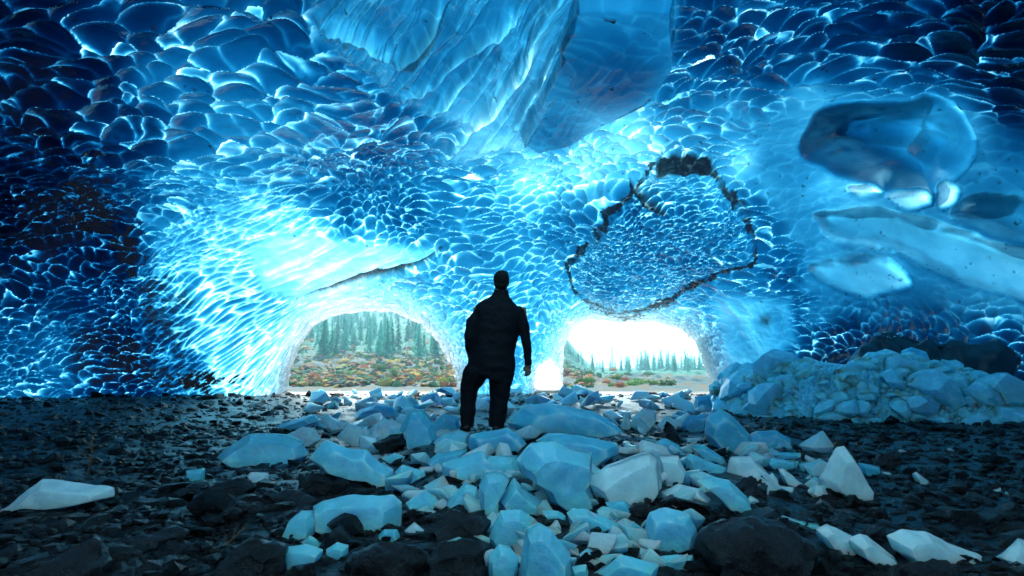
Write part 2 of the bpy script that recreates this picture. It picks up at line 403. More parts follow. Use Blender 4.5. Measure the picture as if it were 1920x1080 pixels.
    rg = rg*(1-sreg)+sreg*rid(f1s, f2s, rs*0+.3)
    amp = (.65+.8*fbm(P*.25, 2, 71))*(1-sm)
    h = h*amp*1.12
    glow_thick = np.zeros(len(d)); wt = np.zeros(len(d))
    for x, y, t in GLOW_THICK:
        ww = 1/((px-x)**2+(py-y)**2+900)**1.7; wt += ww; glow_thick += ww*t
    glow_thick /= wt
    glow_thick = np.where(px < -8e3, 3.5, glow_thick)
    top_ = sstep(math.radians(36), math.radians(47), E.ravel()); glow_thick = glow_thick*(1-top_)+.12*top_   # unseen roof overhead made thin to throw light on the foreground
    glow_thick *= .78+.44*fbm(P*.6, 4, 81)
    glow_thick *= 1-np.exp(-sd/31)
    glow_thick = glow_thick*1.53+.3*sstep(20, 80, sd)
    glow_thick = glow_thick*(1+.70*(1-sm)*(1-np.clip(rg*1.5, 0, 1)))*(1-np.clip(.8*rg*(1-sm)*(.35+1.1*fbm(P*.8, 2, 17)), 0, .85))  # paints scallop ridges bright and bowls dark through the thickness value
    dirt_dark = np.zeros(len(d))
    # long smooth crests and folds in the roof
    for pts, hw, hh, th in RIDGES:
        ds, t = seg_dist(px+n0*30, py+n0*30, pts); e = np.exp(-(ds/hw)**2)
        taper = np.sin(np.clip(t, .04, .96)*math.pi)**.5
        h += hh*e*taper*(.6+.8*fbm(P*1.5, 2, 3)); glow_thick -= th*np.exp(-(ds/(hw*.9))**2)*taper*fbm(P*np.array([2, 2, 2]), 3, 8)*1.8
    s = sdf_poly(px, py, SLAB)
    h += .45*(1-sstep(-14, 2, s)); glow_thick += .15*(s < 0)
    # streaked plates beside the left opening and folds in the middle of the roof
    for k_, (cx_, cy_, l1, l2, am) in enumerate([(.55, -.83, 190, 24, .14), (.97, -.2, 260, 40, .02), (.93, -.36, 150, 13, .16), (.6, .8, 90, 40, .08)]):
        st = sdf_poly(px, py, SMOOTH[k_][0]); a1 = (px*cx_+py*cy_)/l1; a2 = (px*-cy_+py*cx_)/l2
        e = fbm(np.stack([a1, a2+n0*2, n0*1.5], -1), 4, 91+k_); e = 1-np.abs(e-.5)*4
        kk = (1-sstep(-20, 8, st)); h += kk*am*np.clip(e, 0, 1)**2*(1 if k_ != 0 else sstep(-10, 10, s)+.15); glow_thick -= kk*np.clip(e-.55, 0, 1)*(.9 if k_ != 1 else .3)*(sstep(-10, 10, s)*.9+.1)
    # boulders, beams and plates of clear ice swelling out of the right wall
    hb = np.zeros(len(d)); bq = fbm(P*.9, 3, 207); bq2 = fbm(P*.9, 3, 208)
    for poly, ed, hh, th, nb, fl in BULGES:
        sb = sdf_poly(px+(bq-.5)*34, py+(bq2-.5)*34, chaikin(poly)); q = np.clip(-sb/ed, 0, 1); q = q*q*(3-2*q)*.6+q*.4; dome = q*.3+.7*np.sin(q*math.pi/2)
        lump = 0
        if nb:
            L1, L2, _ = worley(P*nb, 401); lump = (1-np.minimum(L1, 1)**2)
        h = np.where(sb < 0, h*.15, h); hb = np.where(sb < 0, hh*dome*(1+.28*lump), hb)
        ins_ = 1-sstep(-13, 3, sb)
        grad = (px-poly[0][0])/300*fl
        glow_thick = glow_thick*(1-ins_)+ins_*np.maximum(.12, th+grad+(1.1*lump-.6 if nb else 0)+(fbm(P*1.2, 3, 5)-.5)*.5)
        glow_thick += .4*np.exp(-((sb+1)/5)**2)*(py > np.mean([p_[1] for p_ in poly]))  # shade line painted along the lower edge of each bulge
        glow_thick -= .45*np.exp(-((sb+5)/6)**2)*(py < np.interp(px, [1400, 1920], [430, 520]))*bq*2*(py < np.mean([p_[1] for p_ in poly]))  # bright upper rim of the bulge painted in the same way
    bn = fbm(P*np.array([1.6,1.6,1.0])+warp*2, 4, 101); bn2 = fbm(P*5.0, 3, 111); bn3 = fbm(P*np.array([3.5, 3.5, 2.2]), 4, 112)
    bn4 = fbm(P*9, 3, 119)
    h += .22*(1-sstep(-30, 6, sdf_poly(px, py, RING)))
    for pts, hw, dd in CRACKS:
        ds, t = seg_dist(px, py, pts); e = np.exp(-(ds/(hw*(.4+1.2*np.sin(np.clip(t,.02,.98)*math.pi))))**4)
        dirt_dark = np.maximum(dirt_dark, dd*e); h -= .25*e  # colour darkened along each crack
    ds, t = seg_dist(px+(bn-.5)*26, py+(bn-.5)*26, RING)
    wd = 4+7*np.sin(t*9)**2
    dirt_dark = np.maximum(dirt_dark, (.35+.65*sstep(.40, .52, bn))*sstep(.50, .62, np.exp(-(ds/wd)**2)*.50+bn3*.25+bn4*.75-.17)*.92)
    dirt_dark = np.maximum(dirt_dark, .2*inring*sstep(.3, .7, bn2))
    s = sdf_poly(px, py, [(1228,302),(1240,285),(1285,280),(1330,290),(1338,312),(1310,318),(1235,318)])
    e = 1-sstep(-4, 4, s+(bn-.5)*20); dirt_dark = np.maximum(dirt_dark, .95*e); h += .05*e  # solid dark patch at the top of the ring
    ds, t = seg_dist(px, py, [(1184,331),(1200,352),(1226,372),(1252,382)]); e = np.exp(-(ds/(2+7*np.sin(np.clip(t,.02,.98)*math.pi)))**4)
    dirt_dark = np.maximum(dirt_dark, .9*e); h += .25*e
    s = np.hypot(px-1437, py-597); dirt_dark = np.maximum(dirt_dark, .8*np.exp(-(s/11)**2))
    # rock dust melting out of the ice on the left
    for x, y, sx, sy, a in [(170,360,60,80,.85),(225,460,50,60,.85),(285,560,35,50,.75),(190,630,50,40,.55),(370,712,90,22,1.0),(240,680,110,50,.75),(100,420,90,100,.45),(40,200,110,120,.3),(320,610,50,70,.6)]:
        gg = np.exp(-((px-x)/sx)**2-((py-y)/sy)**2)
        dirt_dark = np.maximum(dirt_dark, a*sstep(.50, .59, gg*.24+bn*.32+bn3*.36+bn4*.30-.06-.26*rg)*sstep(.03, .35, gg))
    for x, y, sx, sy, a in [(1650,672,150,16,.75)]:
        gg = np.exp(-((px-x)/sx)**2-((py-y)/sy)**2); dirt_dark = np.maximum(dirt_dark, a*gg)
    h += np.clip(dirt_dark, 0, 1)*.16*(np.abs(fbm(P*6, 3, 118)-.5)*2)
    V = P+N*(h*fade)[:, None]-d*hb[:, None]
    V[:, 2] += CAM_Z
    nr, nc = sh; idx = np.arange(nr*nc).reshape(sh)
    f = np.stack([idx[:-1, :-1], idx[:-1, 1:], idx[1:, 1:], idx[1:, :-1]], -1).reshape(-1, 4)
    dropf = drop[f].all(1); f = f[~dropf]
    used = np.zeros(len(V), bool); used[f.ravel()] = True
    # vertices more than one cell inside an opening may not remain
    mp = np.cumsum(used)-1
    o = np_mesh('ice_vault', V[used], mp[f], M_CAVE, attrs={'glow_thick': np.maximum(glow_thick, 0)[used], 'dirt_dark': np.clip(dirt_dark, 0, 1)[used]})
    tag(o, 'blue scalloped glacier ice cave roof and walls arching over the rocky floor', 'ice cave')
    return o
CAVE = cave()

def shell_r(px, py):
    d = pix_dir(px, py); L = np.linalg.norm(d); return smin_r((d/L)[None])[0]/L      # as view depth

# ------------------------------------------------------------------ ground sheet
def ground():
    az = np.radians(axis(-180, 180, -44, 44, .22, 1.15)); rr = np.geomspace(1.2, 3000, 900)
    A, R = np.meshgrid(az, rr); x = R*np.sin(A); y = R*np.cos(A); z = ground_z(x, y)
    p = np.stack([x, y, z*0], -1).reshape(-1, 3)
    ins = (1-sstep(26, 34, np.hypot(p[:, 0], p[:, 1])))
    f1, f2, _ = worley(p*np.array([7, 7, 1]), 77); g1, g2, _ = worley(p*np.array([2.4, 2.4, 1]), 78)
    z = z+(ins*(.03*(1-np.minimum(f1, 1)**2)+.04*(1-np.minimum(g1, 1)**2)-.04)).reshape(z.shape)
    V = np.stack([x, y, z], -1).reshape(-1, 3); sh = A.shape; idx = np.arange(A.size).reshape(sh)
    f = np.stack([idx[:-1, :-1], idx[:-1, 1:], idx[1:, 1:], idx[1:, :-1]], -1).reshape(-1, 4)[:, ::-1]
    m, n, l, out = mat_new('ground'); b = n.new('ShaderNodeBsdfPrincipled')
    at = n.new('ShaderNodeAttribute'); at.attribute_name = 'outside'
    nz = noise_node(n, l, 11, 6, .7); r1 = ramp(n, l, nz.outputs[0], [(.35, (.0015, .0015, .002)), (.65, (.007, .007, .008))])
    nv = noise_node(n, l, .35, 8, .75)
    r2 = ramp(n, l, nv.outputs[0], [(.36, (.012, .05, .04)), (.43, (.03, .08, .09)), (.49, (.035, .075, .085)), (.525, (.075, .055, .035)), (.56, (.065, .075, .04)), (.60, (.03, .07, .085)), (.72, (.03, .08, .04))])
    mx = n.new('ShaderNodeMix'); mx.data_type = 'RGBA'; l.new(at.outputs['Fac'], mx.inputs['Factor']); l.new(r1.outputs[0], mx.inputs['A']); l.new(r2.outputs[0], mx.inputs['B'])
    fo = n.new('ShaderNodeAttribute'); fo.attribute_name = 'forest'; m3 = n.new('ShaderNodeMix'); m3.data_type = 'RGBA'; m3.inputs['B'].default_value = (.02, .11, .08, 1)
    l.new(fo.outputs['Fac'], m3.inputs['Factor']); l.new(mx.outputs['Result'], m3.inputs['A']); l.new(m3.outputs['Result'], b.inputs['Base Color'])
    ms = n.new('ShaderNodeMapRange'); ms.inputs['To Min'].default_value = .25; ms.inputs['To Max'].default_value = .04; l.new(at.outputs['Fac'], ms.inputs['Value']); l.new(ms.outputs[0], b.inputs['Specular IOR Level'])
    mr = n.new('ShaderNodeMapRange'); mr.inputs['To Min'].default_value = .3; mr.inputs['To Max'].default_value = .9
    l.new(at.outputs['Fac'], mr.inputs['Value']); l.new(mr.outputs[0], b.inputs['Roughness'])
    bp = n.new('ShaderNodeBump'); bp.inputs['Strength'].default_value = .7; bp.inputs['Distance'].default_value = .04
    l.new(nz.outputs[0], bp.inputs['Height']); l.new(bp.outputs[0], b.inputs['Normal']); l.new(b.outputs[0], out.inputs[0])
    o = np_mesh('ground', V, f, m, attrs={'forest': sstep(84, 100, p[:, 1]+(fbm(p*.12, 3, 14)-.5)*40), 'outside': sstep(28, 36, p[:, 1]+(fbm(p*.4, 3, 4)-.5)*8)})
    tag(o, kind='structure')
ground()

# ------------------------------------------------------------------ rocks as gravel (nobody could count them)
def ico(sub):
    bm = bmesh.new(); bmesh.ops.create_icosphere(bm, subdivisions=sub, radius=1)
    v = np.array([q.co[:] for q in bm.verts]); f = np.array([[q.index for q in fc.verts] for fc in bm.faces]); bm.free(); return v, f
I1, I2 = ico(1), ico(2)
def rock_batch(base, cx, cy, cz, size, sx, sy, sz, seed):
    r = np.random.RandomState(seed); v, f = base; n = len(cx); m = len(v)
    # a rock is an icosphere with flattened, cut faces
    V = np.repeat(v[None], n, 0)*(1+r.uniform(-.16, .16, (n, m, 1)))
    for k in range(4):
        nn = r.normal(size=(n, 3)); nn /= np.linalg.norm(nn, axis=1)[:, None]
        dd = (V*nn[:, None]).sum(-1); lim = r.uniform(.35, .75, (n, 1))
        V = V-nn[:, None]*np.maximum(dd-lim, 0)[..., None]
    V = V*np.stack([sx, sy, sz], -1)[:, None]
    a = r.uniform(0, 6.283, n); t = r.uniform(-.5, .5, n)
    c, s = np.cos(t), np.sin(t); x, z = V[..., 0]*c[:, None]+V[..., 2]*s[:, None], -V[..., 0]*s[:, None]+V[..., 2]*c[:, None]
    c, s = np.cos(a), np.sin(a); x2, y2 = x*c[:, None]-V[..., 1]*s[:, None], x*s[:, None]+V[..., 1]*c[:, None]
    V = np.stack([x2, y2, z], -1)*size[:, None, None]+np.stack([cx, cy, cz], -1)[:, None]
    FF = (f[None]+(np.arange(n)*m)[:, None, None]).reshape(-1, 3)
    return V.reshape(-1, 3), FF
def gravel():
    vs, fs = [], []; off = 0
    for base, n, d0, d1, s0, seed in [(I2, 2600, 2.6, 6.5, 1.0, 1), (I1, 34000, 3.0, 14, 1.0, 2), (I1, 12000, 11, 30, 1.0, 3)]:
        r = np.random.RandomState(seed+50)
        dist = np.exp(r.uniform(math.log(d0), math.log(d1), n)); a = r.uniform(-.80, .80, n)
        x = dist*np.tan(a*.95); y = dist
        size = np.clip(.016*np.exp(r.normal(0, .62, n)), .007, .085)*(.8+y/11)
        if base is I2: size *= 1.6
        gp, gq = dir_pix(np.stack([x, y, ground_z(x, y)-CAM_Z], -1))
        pile = (sdf_poly(gp, gq, [(560,800),(640,752),(1330,752),(1420,840),(1560,880),(1480,930),(1330,950),(1290,1100),(900,1100),(840,960),(700,900),(600,860)]) < 0) & (r.random_sample(n) < .8)
        size = np.where(pile, np.minimum(size, .018), size)
        z = ground_z(x, y)+size*.15
        v, f = rock_batch(base, x, y, z, size, r.uniform(.8, 1.6, n), r.uniform(.7, 1.2, n), r.uniform(.35, .8, n), seed)
        vs.append(v); fs.append(f+off); off += len(v)
    o = np_mesh('gravel', np.concatenate(vs), np.concatenate(fs), M_GRAVEL, smooth=False)
    tag(o, 'dark wet gravel and stones covering the cave floor', 'gravel', kind='stuff')
gravel()

# ------------------------------------------------------------------ solid pieces traced at their own distance
def piece(name, poly, mat, label, cat, group=None, rough=.5, depth=None, fat=.62, seed=0, wob=.012, parent=None, attrs=None, front=.72, bev=.10, sub=1):
    r = random.Random(seed*13+5)
    xs = [p[0] for p in poly]; ys = [p[1] for p in poly]
    bx = sum(xs)/len(xs); by = max(ys)
    D = depth if depth else hit_ground(bx, by-2)
    w_ = (max(xs)-min(xs))/F*D; h_ = (max(ys)-min(ys))/F*D; T = fat*(min(w_, h_)*.65+max(w_, h_)*.35)
    if not depth: D = D+T*.35
    Pm = [Vector(pix_dir(x, y)*D)+Vector((0, 0, CAM_Z)) for x, y in poly]
    c = sum(Pm, Vector())/len(Pm)
    lens = []
    def ring(s, dy, off, tx, tz):
        out = []
        for p in Pm:
            q = (p-c)*s*(1+r.uniform(-.07, .07)); e = Vector((0, dy*T, 0))
            out.append(c+q+e+off+Vector((0, tx*q.x+tz*q.z, 0)))
        return out
    tz = r.uniform(.15, .5); tx = r.uniform(-.3, .3)
    fr = ring(front, -.55, Vector((r.uniform(-.06, .06)*w_, 0, -.10*h_)), tx, tz)
    f2 = ring(.97, -.12, Vector((0, 0, -.03*h_)), tx*.5, tz*.5)
    bk = ring(.72, .5, Vector((r.uniform(-.05, .05)*w_, 0, -.12*h_)), -tx, -.2)
    bm = bmesh.new(); n = len(poly)
    R = [[bm.verts.new(p) for p in rg] for rg in (fr, f2, Pm, bk)]
    for a, b in zip(R, R[1:]):
        for i in range(n):
            bm.faces.new((a[i], a[(i+1) % n], b[(i+1) % n], b[i]))
    bm.faces.new(R[0][::-1]); bm.faces.new(R[-1])
    bmesh.ops.recalc_face_normals(bm, faces=bm.faces)
    bmesh.ops.dissolve_limit(bm, angle_limit=math.radians(6), verts=bm.verts, edges=bm.edges)
    bw = bev*min(w_, h_)*.5
    bmesh.ops.bevel(bm, geom=bm.edges[:], offset=bw, offset_type='OFFSET', segments=2, profile=.6, affect='EDGES', clamp_overlap=True)
    bmesh.ops.triangulate(bm, faces=bm.faces)
    sz = max(w_, h_)
    for it in range(4):
        es = [e for e in bm.edges if e.calc_length() > sz*.09]
        if not es or len(bm.verts) > 2600: break
        bmesh.ops.subdivide_edges(bm, edges=es, cuts=1); bmesh.ops.triangulate(bm, faces=[f for f in bm.faces if len(f.verts) > 3])
    for it in range(sub): bmesh.ops.smooth_vert(bm, verts=bm.verts, factor=.5, use_axis_x=True, use_axis_y=True, use_axis_z=True)
    k = 2.2/sz; o3 = Vector((seed*3.1, seed*1.7, 0))
    for v in bm.verts:
        v.normal_update() if False else None
    bm.normal_update()
    for v in bm.verts:
        q = v.co*k+o3
        v.co += v.normal*(mnoise.noise(q)*wob*2.5*sz+mnoise.noise(q*3.3)*wob*sz+mnoise.noise(q*8)*wob*.45*sz)
    zb = Vector((c.x, c.y, min(v.co.z for v in bm.verts)))
    for v in bm.verts: v.co -= zb
    o = bm_obj(name, bm, mat, parent, True, 32); o.location = zb
    if attrs:
        for kx, val in attrs.items():
            at = o.data.attributes.new(kx, 'FLOAT', 'POINT'); at.data.foreach_set('value', np.full(len(o.data.vertices), val, np.float32))
    tag(o, label, cat, group); return o

ICE = [
 # (polygon, material, label)
 ([(410,855),(433,831),(465,811),(500,811),(544,815),(566,828),(577,850),(556,878),(518,874),(474,866),(437,875)],'B','large smooth blue ice chunk at the left edge of the rubble'),
 ([(537,815),(569,800),(591,804),(602,823),(581,841),(569,844)],'P','cream ice piece just behind the large smooth left chunk'),
 ([(503,809),(522,797),(556,786),(588,778),(600,787),(585,798),(556,800),(531,814)],'B','long thin blue ice slab lying above the large smooth left chunk'),
 ([(583,856),(600,831),(613,822),(641,834),(663,841),(688,841),(714,866),(739,878),(742,907),(729,913),(701,897),(663,894),(632,886),(600,875)],'B','wavy blue ice chunk with white vein ridges left of the person'),
 ([(740,885),(755,872),(795,882),(799,891),(780,904),(748,910)],'B','flat pale blue ice piece at the right end of the wavy chunk'),
 ([(462,893),(471,885),(504,886),(506,904),(484,912),(471,900)],'P','small white ice cube lying on dark flat rocks'),
 ([(665,781),(676,768),(704,760),(736,762),(747,778),(720,784),(692,790)],'D','rounded oval ice boulder behind the left rubble'),
 ([(607,800),(632,790),(654,792),(648,809),(619,812)],'P','low cream ice lump between the long slab and the peaked piece'),
 ([(632,819),(654,793),(676,800),(692,825),(685,838),(663,834),(651,822)],'P','peaked pale ice piece behind the wavy chunk'),
 ([(698,809),(710,790),(736,787),(758,800),(755,815),(723,822),(695,831)],'P','pale ice lump behind the dark rock left of the person'),
 ([(751,803),(767,771),(792,768),(811,790),(821,822),(814,841),(764,841),(758,815)],'D','tall dull blue ice block left of the standing person'),
 ([(717,860),(739,849),(761,856),(755,869),(726,872)],'B','small blue ice lump under the dark rock left of the person'),
 ([(585,948),(607,935),(651,929),(736,930),(750,941),(751,982),(714,989),(692,986),(657,1004),(619,998),(588,982)],'B','big glossy blue slab with bright flat top in the left foreground'),
 ([(528,1001),(541,976),(566,957),(586,957),(592,982),(590,1001),(556,1011),(531,1014)],'B','leaning blue ice wedge against the left end of the big glossy slab'),
 ([(531,1023),(575,1020),(607,1030),(603,1045),(581,1064),(556,1070),(530,1067)],'B','squared turquoise ice block beside the dark pointed boulder'),
 ([(563,1017),(581,1004),(603,1017),(607,1026),(581,1023)],'B','little blue ice hump on top of the squared turquoise block'),
 ([(610,1030),(632,1017),(654,1022),(654,1039),(632,1055),(616,1045)],'B','knobbly blue ice lump right of the squared turquoise block'),
 ([(762,941),(799,918),(825,941),(814,957),(773,967)],'B','angular blue ice block right of the big glossy slab'),
 ([(817,926),(830,911),(855,910),(860,922),(833,935)],'B','small rounded ice cap behind the angular block'),
 ([(751,1001),(777,979),(811,1007),(773,1011)],'P','small pyramid of ice below the angular block'),
 ([(707,1004),(720,992),(745,992),(751,1007),(726,1020)],'D','small dim ice lump left of the little ice pyramid'),
 ([(747,1061),(764,1036),(778,1064),(758,1070)],'P','tiny upright ice shard between black rocks at the bottom'),
 ([(813,828),(828,816),(860,806),(879,812),(877,838),(819,844)],'B','ice block under the left foot of the person'),
 ([(879,816),(920,809),(951,801),(976,816),(989,831),(970,853),(904,857),(879,838)],'D','wide clear blue slab under the right foot of the person'),
 ([(800,866),(819,850),(876,841),(872,850),(835,872),(831,882),(803,882)],'D','low blue ice slab in front and left of the feet'),
 ([(831,869),(904,844),(910,855),(970,853),(976,879),(926,882),(904,894),(860,901),(831,891)],'B','long blue slab with white cracks in front of the feet'),
 ([(970,860),(995,830),(1033,828),(1112,847),(1110,891),(1099,904),(1115,935),(1112,945),(1061,957),(1027,935),(1014,907),(976,885)],'B','largest square ice block in the centre with a pale rim'),
 ([(1000,826),(1027,811),(1083,812),(1156,830),(1160,849),(1134,866),(1112,880),(1080,850),(1033,835)],'D','flat topped blue slab behind the largest square block'),
 ([(1097,900),(1131,875),(1225,839),(1238,850),(1241,916),(1209,941),(1187,941),(1140,929),(1115,932)],'P','big tilted pale slab with sloping straight top right of centre'),
 ([(1232,850),(1272,853),(1285,882),(1282,900),(1244,916)],'P','rounded pale ice end behind the big tilted slab'),
 ([(1241,922),(1272,907),(1310,915),(1332,935),(1322,946),(1245,948)],'P','flat oval pale ice piece below the big tilted slab'),
 ([(898,910),(910,885),(939,882),(957,897),(935,932),(932,964),(920,970),(901,957)],'B','upright ice chunk with scratched side left of centre'),
 ([(835,945),(850,926),(872,904),(894,913),(899,941),(885,960),(841,960)],'B','white veined ice chunk above the black rock'),
 ([(935,935),(964,894),(979,916),(1020,941),(1046,957),(1020,967),(976,957),(942,954)],'B','pointed blue ice wedge rising beside the upright chunk'),
 ([(916,1004),(939,957),(976,954),(1002,973),(983,989),(973,1020),(951,1030),(920,1026)],'B','rough fractured ice chunk behind the tallest front block'),
 ([(915,1042),(935,1020),(957,1026),(972,1045),(967,1095),(916,1095)],'B','rounded ice pillar left of the tallest front block'),
 ([(967,1100),(986,992),(1011,978),(1033,992),(1068,1039),(1071,1100)],'B','tall bright ice block in front at the bottom of the picture'),
 ([(1061,960),(1074,951),(1102,954),(1172,986),(1159,1001),(1115,992),(1068,979)],'B','long narrow ice bar pointing right below the square block'),
 ([(1014,957),(1046,957),(1061,967),(1058,992),(1039,989)],'B','small ice piece left of the long narrow bar'),
 ([(1200,1030),(1216,960),(1247,951),(1291,963),(1305,990),(1300,1023),(1241,1036)],'B','large blue block left of the black boulder'),
 ([(1134,941),(1171,938),(1193,957),(1168,979),(1143,967)],'D','dim ice piece wedged under the big tilted slab'),
 ([(1068,1001),(1096,989),(1115,1011),(1102,1026),(1074,1020)],'B','ice lump below the narrow bar, nearest the tall front block'),
 ([(1086,1039),(1102,1026),(1124,1042),(1112,1061),(1093,1058)],'B','small ice lump right of the tall front block near the bottom'),
 ([(1115,1008),(1146,998),(1159,1014),(1140,1030),(1118,1023)],'B','small ice lump under the right end of the narrow bar'),
 ([(1162,1001),(1190,979),(1206,992),(1200,1023),(1171,1023)],'D','ice wedge leaning on the large block left of the black boulder'),
 ([(1112,1075),(1162,1042),(1234,1055),(1231,1095),(1112,1095)],'B','curved ice slab at the bottom edge of the picture'),
 ([(1234,1042),(1300,1039),(1303,1076),(1234,1073)],'B','brick shaped ice block under the large block'),
 ([(1071,1062),(1099,1058),(1109,1095),(1071,1095)],'B','small ice block touching the right foot of the tall front block'),
 ([(948,790),(976,765),(1027,759),(1115,768),(1162,793),(1178,812),(1131,822),(1020,806),(957,803)],'D','long dark blue ice mound right of the legs'),
 ([(1184,784),(1206,765),(1228,771),(1231,787),(1212,809),(1193,806)],'P','pale tooth of ice behind the long dark mound'),
 ([(1231,797),(1250,778),(1275,793),(1266,809),(1250,814)],'P','white pointed ice piece right of the pale tooth'),
 ([(1162,800),(1174,771),(1184,797),(1178,809)],'P','thin ice spike left of the pale tooth'),
 ([(1225,831),(1247,822),(1272,834),(1282,853),(1238,847)],'D','dark blue ice lump above the big tilted slab'),
 ([(800,803),(831,775),(860,781),(863,803),(819,822)],'D','blue ice block directly left of the legs'),
 ([(1320,812),(1325,781),(1350,762),(1369,775),(1404,809),(1416,844),(1379,850),(1334,834)],'D','tall dark blue ice peak in front of the ice bank'),
 ([(1397,822),(1416,809),(1454,806),(1482,822),(1486,841),(1442,847),(1410,847)],'D','smooth domed blue ice lump right of the dark peak'),
 ([(1297,768),(1306,743),(1328,740),(1336,759),(1331,775),(1309,776)],'D','barrel shaped ice block in front of the right opening'),
 ([(1366,872),(1369,856),(1410,855),(1438,885),(1442,897),(1397,897),(1360,897)],'P','cream coloured ice block above the small black rock'),
 ([(1536,894),(1552,866),(1567,838),(1583,834),(1596,853),(1615,894),(1630,916),(1624,935),(1599,937),(1542,916)],'P','white topped pyramid of ice on the gravel at right'),
 ([(1608,866),(1649,875),(1649,885),(1618,897)],'D','blue wedge behind the white topped pyramid'),
 ([(1284,856),(1294,850),(1341,869),(1363,878),(1360,891),(1287,891)],'B','thin slanting blue slab left of the cream block'),
 ([(1308,901),(1328,891),(1366,901),(1397,929),(1416,954),(1410,964),(1360,948),(1331,919)],'B','long pale slab sloping down towards the black boulder'),
 ([(1429,866),(1442,858),(1497,866),(1492,879),(1445,882)],'B','flat turquoise ice plate right of the cream block'),
 ([(1459,880),(1467,877),(1509,910),(1504,916),(1470,904)],'P','thin ice splinter slanting right below the turquoise plate'),
 ([(1448,919),(1464,912),(1489,913),(1479,932)],'P','small white ice piece by the dark pebbles left of the pyramid'),
 ([(1522,923),(1530,907),(1542,913),(1550,938),(1536,938)],'P','little upright ice tooth at the foot of the pyramid'),
 ([(1530,992),(1549,981),(1599,1004),(1605,1033),(1567,1042),(1549,1023)],'P','left one of the two overlapping cream ice slabs at lower right'),
 ([(1593,1011),(1612,1001),(1624,1003),(1675,1042),(1690,1058),(1675,1063),(1634,1055),(1605,1036)],'P','right one of the two overlapping cream ice slabs at lower right'),
 ([(1662,1004),(1691,993),(1731,996),(1776,1018),(1829,1036),(1856,1058),(1838,1064),(1767,1044),(1696,1047),(1673,1027)],'P','long cream fish shaped ice slab at lower right'),
 ([(1873,1044),(1909,1009),(1940,1018),(1940,1065),(1891,1058)],'P','cream ice slab cut by the right border of the picture'),
 ([(1711,887),(1718,884),(1742,902),(1722,913)],'P','lone small ice fin on the gravel at right'),
 ([(1441,891),(1448,885),(1457,897),(1460,916),(1441,916)],'P','upright ice sliver right of the small black rock'),
 ([(1653,884),(1678,887),(1678,895),(1656,891)],'P','tiny flat ice piece right of the blue wedge'),
 ([(1457,973),(1467,967),(1498,976),(1536,982),(1523,992),(1486,986)],'B','flat blue ice strip behind the black boulder'),
 ([(1498,869),(1520,866),(1536,879),(1501,888)],'B','small blue ice plate left of the pyramid'),
 ([(1287,822),(1312,820),(1316,831),(1287,834)],'P','small white ice lump left of the dark peak'),
 ([(1278,797),(1290,778),(1322,778),(1319,809),(1281,812)],'D','dim ice block between the white pointed piece and the dark peak'),
 ([(1294,834),(1319,834),(1356,856),(1363,872),(1322,860)],'D','dark blue slab sloping towards the cream block'),
 ([(1416,853),(1442,847),(1501,850),(1498,860),(1429,861)],'D','thin blue ice sheet below the domed lump'),
 ([(5,959),(22,945),(57,913),(79,897),(132,901),(167,904),(217,912),(217,929),(176,938),(104,949),(41,949)],'P','lone pale turquoise ice slab on the gravel at far left'),
 ([(1447,785),(1455,768),(1480,764),(1500,778),(1495,786)],'B','small ice block at the left foot of the ice bank'),
 ([(1533,786),(1545,758),(1580,752),(1612,775),(1600,788)],'B','rounded ice block at the middle foot of the ice bank'),
 ([(1878,797),(1884,762),(1896,755),(1902,795)],'P','upright thin ice block at the right foot of the ice bank'),
 ([(1575,742),(1600,722),(1650,728),(1655,752),(1610,760)],'B','angular block stuck in the middle of the ice bank'),
 ([(348,882),(362,880),(384,878),(384,901),(368,902),(348,908)],'B','small square turquoise ice cube on the gravel'),
]
MI = {'B': M_BLUE, 'P': M_PALE, 'D': M_DEEP}
for i, (poly, mt, lab) in enumerate(ICE):
    piece('ice_chunk', poly, MI[mt], lab, 'ice chunk', 'ice chunks fallen on the cave floor', seed=i, bev=.13 if mt == 'B' else .09)

